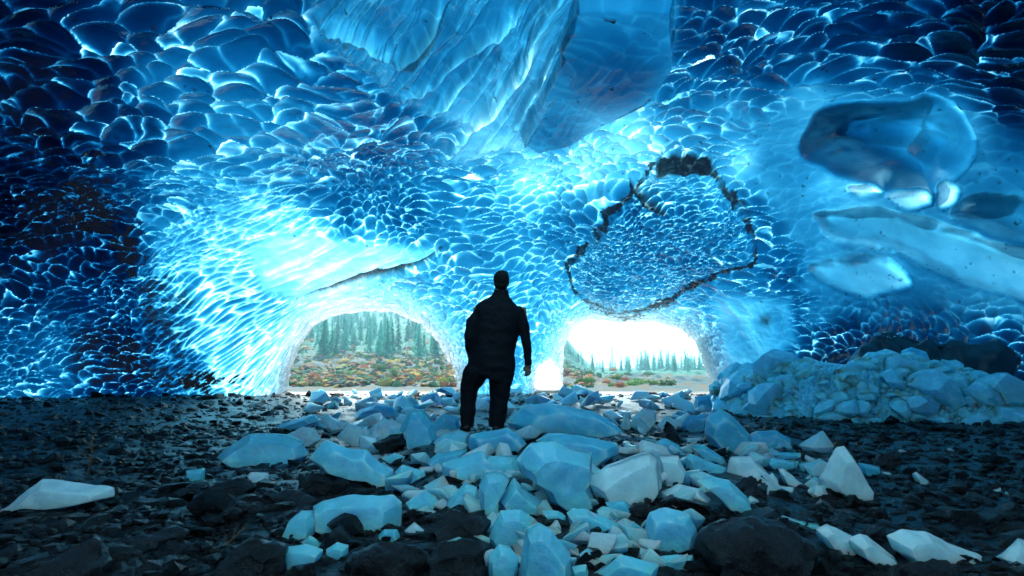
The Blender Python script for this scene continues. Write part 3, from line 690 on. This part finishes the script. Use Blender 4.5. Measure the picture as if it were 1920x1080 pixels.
ROCKS = [
 ([(1311,1001),(1341,970),(1375,962),(1416,970),(1454,979),(1492,992),(1523,1023),(1530,1055),(1460,1090),(1366,1090),(1319,1042)],'large black rounded boulder in the right foreground'),
 ([(383,1067),(411,1048),(459,1023),(484,1011),(512,1023),(530,1026),(530,1075),(525,1095),(385,1095)],'pointed dark boulder with wet blue top left of the turquoise block'),
 ([(803,989),(847,957),(888,957),(923,973),(913,1008),(879,1017),(819,1008)],'black rock below the white veined ice chunk'),
 ([(800,1042),(819,1023),(879,1014),(913,1017),(916,1095),(800,1095)],'large black rock at the bottom left of the tall ice block'),
 ([(57,1074),(94,1042),(132,1023),(176,1017),(205,1052),(199,1095)],'wet slate slab in the lower left corner'),
 ([(195,1014),(252,998),(315,989),(349,998),(340,1014),(296,1030),(220,1030)],'long wet slate slab shining blue in the lower left'),
 ([(384,926),(393,913),(441,897),(466,897),(480,910),(472,929),(409,941)],'flat dark rock under the small white cube'),
 ([(421,957),(443,935),(481,941),(500,957),(468,970)],'smooth grey green rock below the flat dark rock'),
 ([(446,882),(465,875),(518,878),(534,888),(512,897)],'thin dark slab behind the small white cube'),
 ([(695,831),(707,822),(755,811),(761,834),(720,852)],'black rock in the gap of the ice left of the person'),
 ([(1379,910),(1397,894),(1429,894),(1440,904),(1435,923),(1404,926)],'small rounded black rock in front of the cream block'),
 ([(1643,866),(1652,849),(1681,847),(1690,866),(1656,879)],'bluish grey rock right of the pyramid'),
 ([(1687,1067),(1706,1055),(1740,1047),(1775,1058),(1775,1095),(1693,1095)],'reddish wet rock under the fish shaped slab'),
 ([(578,767),(590,752),(606,755),(612,766)],'single dark stone on the gravel near the left opening'),
 ([(484,916),(531,919),(559,926),(600,941),(563,951),(531,941)],'dark slab behind the big glossy ice slab'),
 ([(655,1040),(700,1015),(760,1022),(800,1040),(805,1090),(650,1090)],'black rock at the bottom below the big glossy slab'),
 ([(1250,790),(1268,806),(1282,826),(1266,830),(1240,815)],'little black rock between the white pointed piece and the dark peak'),
 ([(300,740),(310,730),(365,728),(372,742)],'flat stone at the foot of the left wall'),
 ([(1600,1000),(1640,985),(1662,1000),(1655,1022),(1620,1015)],'brown black stone above the two overlapping cream slabs'),
 ([(1845,990),(1880,975),(1915,985),(1910,1008),(1860,1008)],'dark stone near the right border'),
 ([(560,900),(585,888),(620,897),(640,912),(600,925),(565,918)],'black stone below the left end of the wavy chunk'),
 ([(1160,1035),(1170,1024),(1200,1030),(1196,1045)],'small black stone among the foreground ice'),
 ([(690,1000),(665,985),(690,975),(722,985),(716,1004)],'greenish stone in front of the big glossy slab'),
]
for i, (poly, lab) in enumerate(ROCKS):
    piece('rock', poly, M_ROCK, lab, 'rock', 'single rocks on the cave floor', seed=100+i, wob=.05, bev=.08, fat=.8)

def twig(px, py, L, lab, seed):
    r = random.Random(seed); D = hit_ground(px, py); b = Vector(pix_dir(px, py)*D)+Vector((0, 0, CAM_Z)); bm = bmesh.new()
    def limb(p, d, l, rad, lv):
        n = 5; pts = [p]
        for i in range(n):
            d = (d+Vector((r.uniform(-.3, .3), r.uniform(-.3, .3), r.uniform(-.15, .25)))).normalized(); pts.append(pts[-1]+d*l/n)
        rings = []
        for i, q in enumerate(pts):
            rr = rad*(1-.75*i/n); rings.append([bm.verts.new(q+Vector((math.cos(a)*rr, math.sin(a)*rr*.6, math.sin(a)*rr))) for a in (0, 1.26, 2.51, 3.77, 5.03)])
        for a, c in zip(rings, rings[1:]):
            for i in range(5): bm.faces.new((a[i], a[(i+1) % 5], c[(i+1) % 5], c[i]))
        if lv:
            for i in range(2, n+1): limb(pts[i], (d+Vector((r.uniform(-1, 1), r.uniform(-.5, .5), r.uniform(-.2, .8)))).normalized(), l*.4, rad*.55, lv-1)
    limb(Vector((0, 0, 0)), Vector((.6, .1, .75)), L, L*.03, 2)
    o = bm_obj('twig', bm, M_TWIG, None, True); o.location = b; tag(o, lab, 'twig')
M_TWIG = plain('dry twig', (.22, .10, .035), .8)
twig(160, 893, .36, 'dry brown branching twig standing out of the dark gravel at left', 4)
twig(412, 1035, .14, 'small dry brown twig between the wet slabs and the pointed boulder', 8)

# small ice shards filling the rubble
def shards():
    CH = [(sum(p[0] for p in q)/len(q), sum(p[1] for p in q)/len(q), l_) for q, _, l_ in ICE if len(l_.split()) <= 11]
    bases = []
    for k in range(9):
        bm = bmesh.new(); r = random.Random(k+500)
        pts = [Vector((r.uniform(-1, 1), r.uniform(-1, 1), r.uniform(-.55, .55))) for _ in range(12)]
        for p in pts: bm.verts.new(p)
        res = bmesh.ops.convex_hull(bm, input=bm.verts)
        bmesh.ops.delete(bm, geom=[v for v in bm.verts if not v.link_faces], context='VERTS')
        bmesh.ops.dissolve_limit(bm, angle_limit=math.radians(14), verts=bm.verts, edges=bm.edges)
        bmesh.ops.bevel(bm, geom=bm.edges[:], offset=.09, segments=2, profile=.6, affect='EDGES', clamp_overlap=True)
        for f in bm.faces: f.smooth = True
        for e in bm.edges:
            if len(e.link_faces) == 2 and e.calc_face_angle(0) > .6: e.smooth = False
        me = bpy.data.meshes.new('ice_shard'); bm.to_mesh(me); bm.free(); me.materials.append([M_BLUE, M_DEEP, M_PALE][k % 3]); bases.append(me)
    r = random.Random(99)
    AREAS = [([(600,745),(1340,745),(1330,800),(1180,830),(700,835),(560,800)], 125, (12, 28), 'small broken ice pieces strewn across the middle of the mound', 'small broken ice piece on the mound by the legs'),
             ([(690,850),(1060,830),(1560,850),(1560,930),(1320,960),(1290,1080),(920,1080),(760,960)], 175, (13, 36), 'small ice pieces wedged between the big blocks', 'small ice piece wedged between the big foreground blocks'),
             ([(560,738),(1330,738),(1330,756),(540,757)], 50, (5, 12), 'ice fragments in front of the two openings', 'tiny ice fragment on the floor before the openings'),
             ([(1420,800),(1900,810),(1900,1080),(1420,1080)], 14, (4, 11), 'stray ice bits on the right gravel', 'stray ice bit on the dark gravel at right')]
    for poly, n, (s0, s1), grp, lab in AREAS:
        xs = [p[0] for p in poly]; ys = [p[1] for p in poly]; c = 0
        while c < n:
            x, y = r.uniform(min(xs), max(xs)), r.uniform(min(ys), max(ys))
            if sdf_poly(np.array([x]), np.array([y]), poly)[0] > 0: continue
            if 850 < x < 965 and 785 < y < 850: continue
            D = hit_ground(x, y); p = pix_dir(x, y)*D; s = r.uniform(s0, s1)/F*D
            o = bpy.data.objects.new('ice_shard', bases[r.randrange(9)]); COL.objects.link(o)
            o.location = (p[0], p[1], float(ground_z(p[0], p[1]))+s*.45)
            o.rotation_euler = (r.uniform(-.6, .6), r.uniform(-.6, .6), r.uniform(0, 6.28)); o.scale = (s, s*r.uniform(.7, 1.1), s*r.uniform(.7, 1.2))
            near = min(CH, key=lambda q: (q[0]-x)**2+(q[1]-y)**2)[2]
            tag(o, (lab if s1 < 13 else 'small ice piece beside the '+near), 'ice shard', grp); c += 1
shards()

# ------------------------------------------------------------------ ice embedded in the right wall (parts of the vault)
def wall_piece(name, poly, glow_thick, label, off, fat=.5, seed=0, bev=.5, wob=.03, dirt_dark=0., mat=None, sub=6):
    x = sum(p[0] for p in poly)/len(poly); y = sum(p[1] for p in poly)/len(poly)
    D = shell_r(x, y)+off
    o = piece(name, poly, mat or M_BLOCK, label, None, depth=D, fat=fat, seed=seed, bev=bev, wob=wob, attrs={'glow_thick': glow_thick, 'dirt_dark': dirt_dark}, sub=sub, parent=CAVE)
    return o
hump = piece('ice_hump', [(1622,690),(1650,642),(1700,626),(1780,636),(1838,655),(1852,675),(1830,705),(1640,712)], M_BLOCK, 'dark wet hump of dirty ice behind the ice bank', 'ice hump', depth=17.5, fat=.7, seed=210, bev=.4, wob=.09, attrs={'glow_thick': 1.8, 'dirt_dark': .55}, sub=5)

# ------------------------------------------------------------------ bank of crushed ice on the right
def bank():
    bxs = [1345, 1362, 1420, 1500, 1600, 1700, 1800, 1920, 2050, 2200]
    bys = [752, 766, 778, 784, 788, 790, 793, 797, 802, 806]
    tys = [742, 712, 694, 682, 684, 674, 694, 735, 770, 790]
    nu, nv = 520, 130
    U = np.linspace(0, 1, nu)
    X = np.interp(U, np.linspace(0, 1, len(bxs)), bxs); BY = np.interp(X, bxs, bys); TY = np.interp(X, bxs, tys)
    V = np.zeros((nv, nu, 3))
    for i in range(nu):
        zb = CAM_Z; dB = CAM_Z/((BY[i]-690)/F)*1.0
        base = pix_dir(X[i], BY[i]); D = min((CAM_Z)/max(-base[2], .02), 22); b = base*D
        t = pix_dir(X[i], TY[i])*(D+1.7)
        for j in range(nv):
            s = j/(nv-1)
            if s < .62:
                q = s/.62; e = math.sin(q*math.pi/2)
                V[j, i] = [b[0]+(t[0]-b[0])*q, b[1]+(t[1]-b[1])*q, b[2]-.25+(t[2]-b[2]+.25)*e]
            else:
                q = (s-.62)/.38; V[j, i] = [t[0]+q*.6, t[1]+q*3.2, t[2]-(t[2]+CAM_Z+.3)*q*q]
    P = V.reshape(-1, 3); du = np.gradient(V, axis=1); dv = np.gradient(V, axis=0)
    N = np.cross(du, dv).reshape(-1, 3); N /= np.linalg.norm(N, axis=1)[:, None]+1e-9
    N *= np.where(N[:, 1]*1-N[:, 2] > 0, -1, 1)[:, None]
    wq = P+(fbm(P*1.2, 3, 7)[:, None]-.5)*.5
    a1, a2, _ = worley(wq*1.5, 301); b1, b2, _ = worley(wq*3.6, 302); c1, c2, _ = worley(wq*9, 303)
    h = .30*(1-np.minimum(a1, 1)**2)+.42*np.minimum(b2-b1, .32)*(.5+hash3(*(np.floor(wq*3.6).T), 9)*.5)+.16*np.minimum(c2-c1, .3)-.28
    P = P+N*h[:, None]; P[:, 2] += CAM_Z
    idx = np.arange(nu*nv).reshape(nv, nu)
    f = np.stack([idx[:-1, :-1], idx[:-1, 1:], idx[1:, 1:], idx[1:, :-1]], -1).reshape(-1, 4)
    rs = np.random.RandomState(5); nb = 620
    pick = (rs.randint(0, int(nv*.78), nb)*nu+rs.randint(0, nu, nb)); q = P[pick]
    sz = np.clip(.17*np.exp(rs.normal(0, .7, nb)), .05, .62); lo = rs.random_sample(nb) < .5; sz = np.where(lo, sz*.6, sz)
    bv, bf = rock_batch(I2, q[:, 0], q[:, 1], q[:, 2]-sz*.25, sz, rs.uniform(.9, 1.5, nb), rs.uniform(.7, 1.1, nb), rs.uniform(.5, .95, nb), 6)
    bme = np.concatenate([f[:, [0, 1, 2]], f[:, [0, 2, 3]], bf+len(P)]); P = np.concatenate([P, bv]); f = bme
    o = np_mesh('ice_bank', P, f, M_BANK, smooth=False)
    tag(o, 'long lumpy bank of crushed blue ice along the right wall', 'ice bank')
bank()

# ------------------------------------------------------------------ person
def person():
    K = .0019; Y0 = 7.5
    def c(X, Y, y=0): return Vector(((X-400)*K, y, (1005-Y)*K))
    def loft(bm, secs, n=20):
        """secs: (centre Vector, rx, ry, axis Vector or None); closed tapered tube"""
        rings = []
        for i, (p, rx, ry) in enumerate(secs):
            a = secs[max(0, i-1)][0]; b = secs[min(len(secs)-1, i+1)][0]; t = (b-a).normalized()
            ux = Vector((1, 0, 0)); ux = (ux-t*ux.dot(t)).normalized(); uy = t.cross(ux)
            rings.append([bm.verts.new(p+ux*rx*math.cos(q*2*math.pi/n)+uy*ry*math.sin(q*2*math.pi/n)) for q in range(n)])
        for a, b in zip(rings, rings[1:]):
            for i in range(n): bm.faces.new((a[i], a[(i+1) % n], b[(i+1) % n], b[i]))
        bm.faces.new(rings[0][::-1]); bm.faces.new(rings[-1])
    def ball(bm, p, rx, ry, rz, rot=None):
        m = Matrix.Translation(p) @ (rot or Matrix()) @ Matrix.Diagonal((rx, ry, rz, 1))
        bmesh.ops.create_icosphere(bm, subdivisions=3, radius=1, matrix=m)
    def finish(name, bm, mat, parent, vox, smooth=6, folds=0):
        bmesh.ops.recalc_face_normals(bm, faces=bm.faces)
        me = bpy.data.meshes.new(name); bm.to_mesh(me); bm.free()
        o = bpy.data.objects.new(name, me); COL.objects.link(o)
        rm = o.modifiers.new('r', 'REMESH'); rm.mode = 'VOXEL'; rm.voxel_size = vox
        sm = o.modifiers.new('s', 'SMOOTH'); sm.iterations = smooth; sm.factor = .5
        dg = bpy.context.evaluated_depsgraph_get(); me2 = bpy.data.meshes.new_from_object(o.evaluated_get(dg)); me2.name = name
        o.modifiers.clear(); o.data = me2
        if folds:
            for v in me2.vertices:
                q = v.co*1.0; v.co += v.normal*(mnoise.noise(Vector((q.x*7, q.y*7, q.z*12)))*folds+mnoise.noise(q*24)*folds*.35)
        me2.polygons.foreach_set('use_smooth', [True]*len(me2.polygons)); me2.materials.clear(); me2.materials.append(mat)
        o.parent = parent; return o
    base = pix_dir(916, 806)*Y0; zf = base[2]+CAM_Z
    root = empty('person', (pix_dir(800+400/3.085, 690)[0]*Y0, base[1], zf))
    tag(root, 'person in dark jacket and trousers standing on the ice with back turned', 'person')
    skin = plain('skin', (.30, .17, .12), .5, 0); hairm = plain('hair', (.012, .009, .008), .6, .5, 120)
    jm = plain('jacket cloth', (.004, .0045, .008), .75, .3, 60); tm = plain('trouser cloth', (.0035, .004, .007), .85, .3, 60); bmn = plain('boot leather', (.02, .016, .013), .5, .3, 40)
    # body: head, neck, torso, limbs and hands in one surface
    b = bmesh.new()
    loft(b, [(c(425, 262, .0), .08, .07), (c(428, 225, .005), .078, .072), (c(430, 185, .01), .075, .072)])
    ball(b, c(431, 134, .015), .077, .098, .112); ball(b, c(433, 168, .045), .058, .06, .062)      # skull, jaw
    ball(b, c(440, 142, .118), .013, .02, .02); ball(b, c(438, 155, .125), .012, .012, .010)        # nose
    ball(b, c(438, 172, .103), .024, .01, .006); ball(b, c(438, 178, .100), .02, .01, .006); ball(b, c(436, 192, .088), .02, .02, .016)   # lips, chin
    for s in (-1, 1):
        ball(b, c(437, 134, .1)+Vector((s*.032, 0, 0)), .012, .009, .008)
        ball(b, c(437, 126, .1)+Vector((s*.033, 0, 0)), .02, .012, .006)
        ball(b, c(431, 146, .005)+Vector((s*.079, 0, 0)), .010, .02, .033)
    loft(b, [(c(400, 650), .14, .10), (c(402, 560), .14, .10), (c(410, 450), .155, .11), (c(418, 340), .17, .11), (c(424, 270), .11, .08), (c(426, 240), .06, .06)])
    loft(b, [(c(300, 300), .06, .06), (c(258, 460, -.01), .046, .046), (c(262, 530, .06), .038, .038), (c(275, 600, .12), .032, .028)])
    loft(b, [(c(545, 300), .06, .06), (c(573, 460, -.02), .046, .046), (c(586, 560, -.0), .034, .036), (c(588, 625, .01), .028, .024)])
    loft(b, [(c(300, 640), .09, .09), (c(248, 820, .03), .062, .065), (c(236, 960, .0), .042, .045)])
    loft(b, [(c(440, 640), .09, .09), (c(415, 820, .02), .062, .065), (c(402, 960, .0), .042, .045)])
    # hands: palm, five fingers and a thumb
    def hand(o, s, y):
        loft(b, [(o, .026, .018), (o+Vector((0, .008, -.035)), .036, .017), (o+Vector((-.004*s, .014, -.078)), .036, .016), (o+Vector((-.004*s, .016, -.088)), .030, .013)], 14)
        for k, (fx, L) in enumerate([(-.028, .058), (-.010, .066), (.009, .062), (.026, .048)]):
            p = o+Vector((fx, .016, -.084)); q1 = p+Vector((0, .010, -L*.5)); q2 = q1+Vector((-.006*s, .020, -L*.32)); q3 = q2+Vector((-.010*s, .018, L*-.05))
            loft(b, [(p, .0095, .0095), (q1, .0088, .0088), (q2, .008, .008), (q3, .0065, .0065)], 8)
        p = o+Vector((-.030*s, .01, -.03)); loft(b, [(p, .012, .012), (p+Vector((-.016*s, .018, -.030)), .011, .011), (p+Vector((-.014*s, .026, -.058)), .008, .008)], 8)
    hand(c(588, 622, .012), 1, 0); hand(c(280, 600, .12), -1, 0)
    finish('body', b, skin, root, .0055, 3)
    h = bmesh.new()
    ball(h, c(431, 126, -.004), .092, .110, .104); ball(h, c(430, 165, -.040), .078, .056, .062); ball(h, c(444, 98, .04), .058, .07, .05)
    finish('hair', h, hairm, root, .007, 2, .004)
    j = bmesh.new()
    loft(j, [(c(370, 668), .268, .145), (c(372, 640), .272, .15), (c(376, 590), .255, .155), (c(384, 520), .250, .16), (c(402, 420), .262, .165), (c(413, 340), .275, .155), (c(418, 305), .272, .145), (c(421, 278), .225, .125), (c(425, 252), .150, .105), (c(427, 230), .100, .09), (c(429, 210), .088, .085), (c(430, 192), .084, .082)], 28)
    loft(j, [(c(325, 320), .075, .085), (c(296, 345), .082, .09), (c(262, 390, -.01), .076, .085), (c(246, 470, -.02), .062, .075), (c(248, 540, .03), .060, .066), (c(266, 596, .09), .052, .055)])
    loft(j, [(c(520, 320), .075, .085), (c(542, 350), .075, .085), (c(560, 400, -.01), .066, .078), (c(574, 480, -.02), .055, .07), (c(585, 560, -.01), .047, .06), (c(589, 632, .0), .042, .05)])
    ball(j, c(312, 318), .085, .085, .07); ball(j, c(532, 320), .075, .085, .07)
    finish('jacket', j, jm, root, .009, 5, .010)
    t = bmesh.new()
    loft(t, [(c(374, 620), .255, .14), (c(370, 660), .268, .14), (c(362, 692), .27, .14), (c(356, 712), .25, .13)], 26)
    loft(t, [(c(300, 650), .14, .13), (c(272, 700, .01), .135, .125), (c(245, 760, .02), .102, .11), (c(240, 830, .03), .092, .10), (c(236, 900, .02), .086, .095), (c(234, 960, .01), .074, .088), (c(233, 988, .01), .064, .085)])
    loft(t, [(c(430, 650), .15, .13), (c(430, 700, .01), .145, .12), (c(425, 760, .02), .122, .115), (c(420, 830, .03), .106, .105), (c(412, 900, .02), .098, .10), (c(406, 960, .01), .092, .095), (c(404, 990, .01), .088, .092)])
    finish('trousers', t, tm, root, .009, 4, .012)
    for X, tw in ((234, -.25), (402, .2)):
        bb = bmesh.new(); o = c(X, 1000)
        loft(bb, [(o+Vector((0, .0, .12)), .055, .06), (o+Vector((0, .0, .06)), .056, .066), (o+Vector((0, .01, .025)), .052, .075)])
        ball(bb, o+Vector((tw*.12, .11, .02)), .052, .13, .045); ball(bb, o+Vector((0, -.03, .012)), .048, .06, .04)
        bw_ = finish('boot', bb, bmn, root, .008, 2)
person()

# ------------------------------------------------------------------ outside: conifers and autumn shrubs
def leafmat(name, c):
    m, n, l, out = mat_new(name); oi = n.new('ShaderNodeObjectInfo'); b = n.new('ShaderNodeBsdfDiffuse'); tr = n.new('ShaderNodeBsdfTranslucent')
    hs = n.new('ShaderNodeHueSaturation'); hs.inputs['Color'].default_value = (*c, 1)
    mr = n.new('ShaderNodeMapRange'); mr.inputs['To Min'].default_value = .6; mr.inputs['To Max'].default_value = 1.5; l.new(oi.outputs['Random'], mr.inputs['Value']); l.new(mr.outputs[0], hs.inputs['Value'])
    l.new(hs.outputs[0], b.inputs[0]); l.new(hs.outputs[0], tr.inputs[0]); mx = n.new('ShaderNodeMixShader'); mx.inputs[0].default_value = .3
    l.new(b.outputs[0], mx.inputs[1]); l.new(tr.outputs[0], mx.inputs[2]); l.new(mx.outputs[0], out.inputs[0]); return m
M_CON = leafmat('conifer needles', (.03, .24, .19)); M_BARK = plain('bark', (.10, .08, .065), .9)
def conifer_mesh(seed, bare=False):
    r = random.Random(seed); bm = bmesh.new(); H = 10.0
    N = 24 if not bare else 14
    for i in range(N):
        z = H*(.10+.88*i/(N-1)); rad = (1.75*(1-i/(N-1))**.8+.12)*(1 if not bare else .35); nb = 7 if not bare else 4
        for k in range(nb):
            a = r.uniform(0, 6.28); L = rad*r.uniform(.55, 1.15); wd = L*r.uniform(.22, .38); dr = L*r.uniform(.25, .5)
            ca, sa = math.cos(a), math.sin(a)
            for t0, t1 in ((0, .5), (.45, 1.0)):
                w0 = wd*(1 if t0 == 0 else .8)
                p = [(L*t0, -w0*.4, 0), (L*t0, w0*.4, 0), (L*t1, w0*.5*r.uniform(.2, 1), -dr*t1), (L*t1*1.05, -w0*.5*r.uniform(.2, 1), -dr*t1)]
                vs = [bm.verts.new((x*ca-y*sa, x*sa+y*ca, z+zz-dr*t0*.6+r.uniform(-.05, .05))) for x, y, zz in p]
                bm.faces.new(vs)
                q = [bm.verts.new((x*ca-y*sa, x*sa+y*ca, z+zz-dr*t0-r.uniform(.1, .3)*(1 if y < 0 else .2))) for x, y, zz in p]; bm.faces.new(q)
    me = bpy.data.meshes.new('crown'); bm.to_mesh(me); bm.free(); me.materials.append(M_CON); return me
def trunk_mesh():
    bm = bmesh.new(); bmesh.ops.create_cone(bm, cap_ends=True, segments=7, radius1=.16, radius2=.03, depth=10.2, matrix=Matrix.Translation((0, 0, 4.9)))
    me = bpy.data.meshes.new('trunk'); bm.to_mesh(me); bm.free(); me.materials.append(M_BARK); return me
CRN = [conifer_mesh(k) for k in range(5)]; BARE = conifer_mesh(77, True); TRK = trunk_mesh()
def tree(px, D, H, lab, grp, me=None):
    d = pix_dir(px, 690); x, y = d[0]*D, d[1]*D; z = float(ground_z(x, y))-.1
    t = empty('conifer', (x, y, z)); tag(t, lab, 'tree', grp); s = H/10; t.scale = (s*random.uniform(.85, 1.2),)*2+(s,); t.rotation_euler.z = random.uniform(0, 6.28)
    for nm, m in (('trunk', TRK), ('crown', me or random.choice(CRN))):
        o = bpy.data.objects.new(nm, m); COL.objects.link(o); o.parent = t
    return t
def needH(py, D, px):                      # height a tree needs to reach this picture row from its foot
    d = pix_dir(px, 690); z = float(ground_z(d[0]*D, d[1]*D)); return max(2.5, (pix_dir(px, py)[2]/pix_dir(px, py)[1]*d[1]*D+CAM_Z)-z)
tree(1148, 150, needH(630, 150, 1148), 'tallest thin bare conifer on the right skyline', None, BARE)
tree(1076, 150, needH(652, 150, 1076), 'thin sparse conifer at the left of the right opening', None, BARE)
for px, py in [(1066,665),(1112,664),(1180,668),(1202,664),(1225,668),(1235,660),(1250,664),(1265,668),(1285,655),(1303,664),(1312,661),(1322,668),(1130,670),(1165,672),(1092,668),(1240,655),(1215,672),(1290,668)]:
    tree(px, random.uniform(120, 150), needH(py, 135, px), 'dark teal conifer along the skyline of the right opening', 'conifers in the right opening')
for i in range(70):
    px = random.uniform(1045, 1345); tree(px, random.uniform(130, 190), needH(random.uniform(658, 674), 160, px), 'dark teal conifer along the skyline of the right opening', 'conifers in the right opening')
for i in range(205):
    D = random.uniform(84, 220); px = random.uniform(540, 885); tree(px, D, random.uniform(7, 13)*.42, 'conifer of the hillside forest in the left opening', 'conifers on the hillside')
def shrub_mesh(seed, c):
    r = random.Random(seed); bm = bmesh.new()
    for i in range(260):
        d = Vector((r.gauss(0, 1), r.gauss(0, 1), abs(r.gauss(0, .8)))).normalized()*r.uniform(.35, 1); p = Vector((d.x*.8, d.y*.8, d.z*.9+.05)); s = r.uniform(.05, .12)
        q = Matrix.Rotation(r.uniform(0, 6.28), 3, Vector((r.random(), r.random(), r.random())).normalized())
        bm.faces.new([bm.verts.new(p+q@Vector(v)*s) for v in ((-1, -.6, 0), (1, -.6, 0), (.8, .6, .2), (-.8, .6, -.1))])
    for k in range(5):
        a = r.uniform(0, 6.28); t = Vector((math.cos(a)*.4, math.sin(a)*.4, .6)); s = Vector((.02, 0, 0))
        bm.faces.new([bm.verts.new(v) for v in (Vector((0, 0, -.1))-s, Vector((0, 0, -.1))+s, t+s*.4, t-s*.4)])
    me = bpy.data.meshes.new('shrub'); bm.to_mesh(me); bm.free(); me.materials.append(c); return me
SH = [('orange', leafmat('orange leaves', (.36, .17, .08))), ('yellow', leafmat('yellow leaves', (.38, .30, .09))), ('green', leafmat('green leaves', (.07, .16, .05))), ('russet', leafmat('russet leaves', (.26, .11, .07)))]
SHM = {n: [shrub_mesh(i*3+k, m) for k in range(2)] for i, (n, m) in enumerate(SH)}
def shrub(px, D, s, cname, where):
    d = pix_dir(px, 690); x, y = d[0]*D, d[1]*D
    o = bpy.data.objects.new('shrub', random.choice(SHM[cname])); COL.objects.link(o); o.location = (x, y, float(ground_z(x, y))); o.scale = (s*1.3, s*1.3, s); o.rotation_euler.z = random.uniform(0, 6)
    tag(o, cname+' autumn shrub on the slope seen through the '+where+' opening', 'shrub', cname+' shrubs in the '+where+' opening')
for i in range(230): shrub(random.uniform(535, 880), random.uniform(42, 115), random.uniform(.2, .55), random.choice(['orange', 'yellow', 'green', 'russet', 'green', 'yellow']), 'left')
for i in range(40): shrub(random.uniform(1050, 1250), random.uniform(40, 90), random.uniform(.3, .7), random.choice(['green', 'russet', 'green', 'orange']), 'right')

def brush():
    r = np.random.RandomState(8); n = 7000; y = np.exp(r.uniform(math.log(40), math.log(100), n)); x = y*r.uniform(-.40, .30, n)
    cl = fbm(np.stack([x*.12, y*.12, x*0], -1), 3, 66); keep = cl+r.uniform(-.12, .12, n) > .485+.22*sstep(.10, .16, x/y); x, y = x[keep], y[keep]; n = len(x)
    sz = r.uniform(.10, .38, n); v, f = rock_batch(I1, x, y, ground_z(x, y)+sz*.2, sz, r.uniform(1, 1.8, n), r.uniform(.8, 1.3, n), r.uniform(.5, 1, n), 12)
    v = v+r.normal(0, .04, v.shape)
    m, nn, l, out = mat_new('autumn brush'); g = nn.new('ShaderNodeNewGeometry'); b = nn.new('ShaderNodeBsdfDiffuse')
    rp = ramp(nn, l, g.outputs['Random Per Island'], [(0, (.05, .13, .08)), (.25, (.10, .17, .09)), (.45, (.25, .21, .08)), (.62, (.27, .13, .07)), (.8, (.19, .11, .09)), (1, (.10, .16, .15))])
    l.new(rp.outputs[0], b.inputs[0]); l.new(b.outputs[0], out.inputs[0])
    o = np_mesh('brush', v, f, m, smooth=False); tag(o, 'low autumn brush in orange, yellow and green covering the ground outside', 'brush', kind='stuff')
brush()

# ------------------------------------------------------------------ haze
def haze():
    bm = bmesh.new(); bmesh.ops.create_cube(bm, size=1, matrix=Matrix.Translation((0, 0, 48)) @ Matrix.Diagonal((7000, 7000, 104, 1)))
    m, n, l, out = mat_new('haze'); v = n.new('ShaderNodeVolumePrincipled'); v.inputs['Color'].default_value = (.35, .82, .95, 1); v.inputs['Density'].default_value = .0014
    v.inputs['Anisotropy'].default_value = .3
    l.new(v.outputs[0], out.inputs['Volume']); o = bm_obj('haze', bm, m, None, False); tag(o, kind='stuff')
haze()
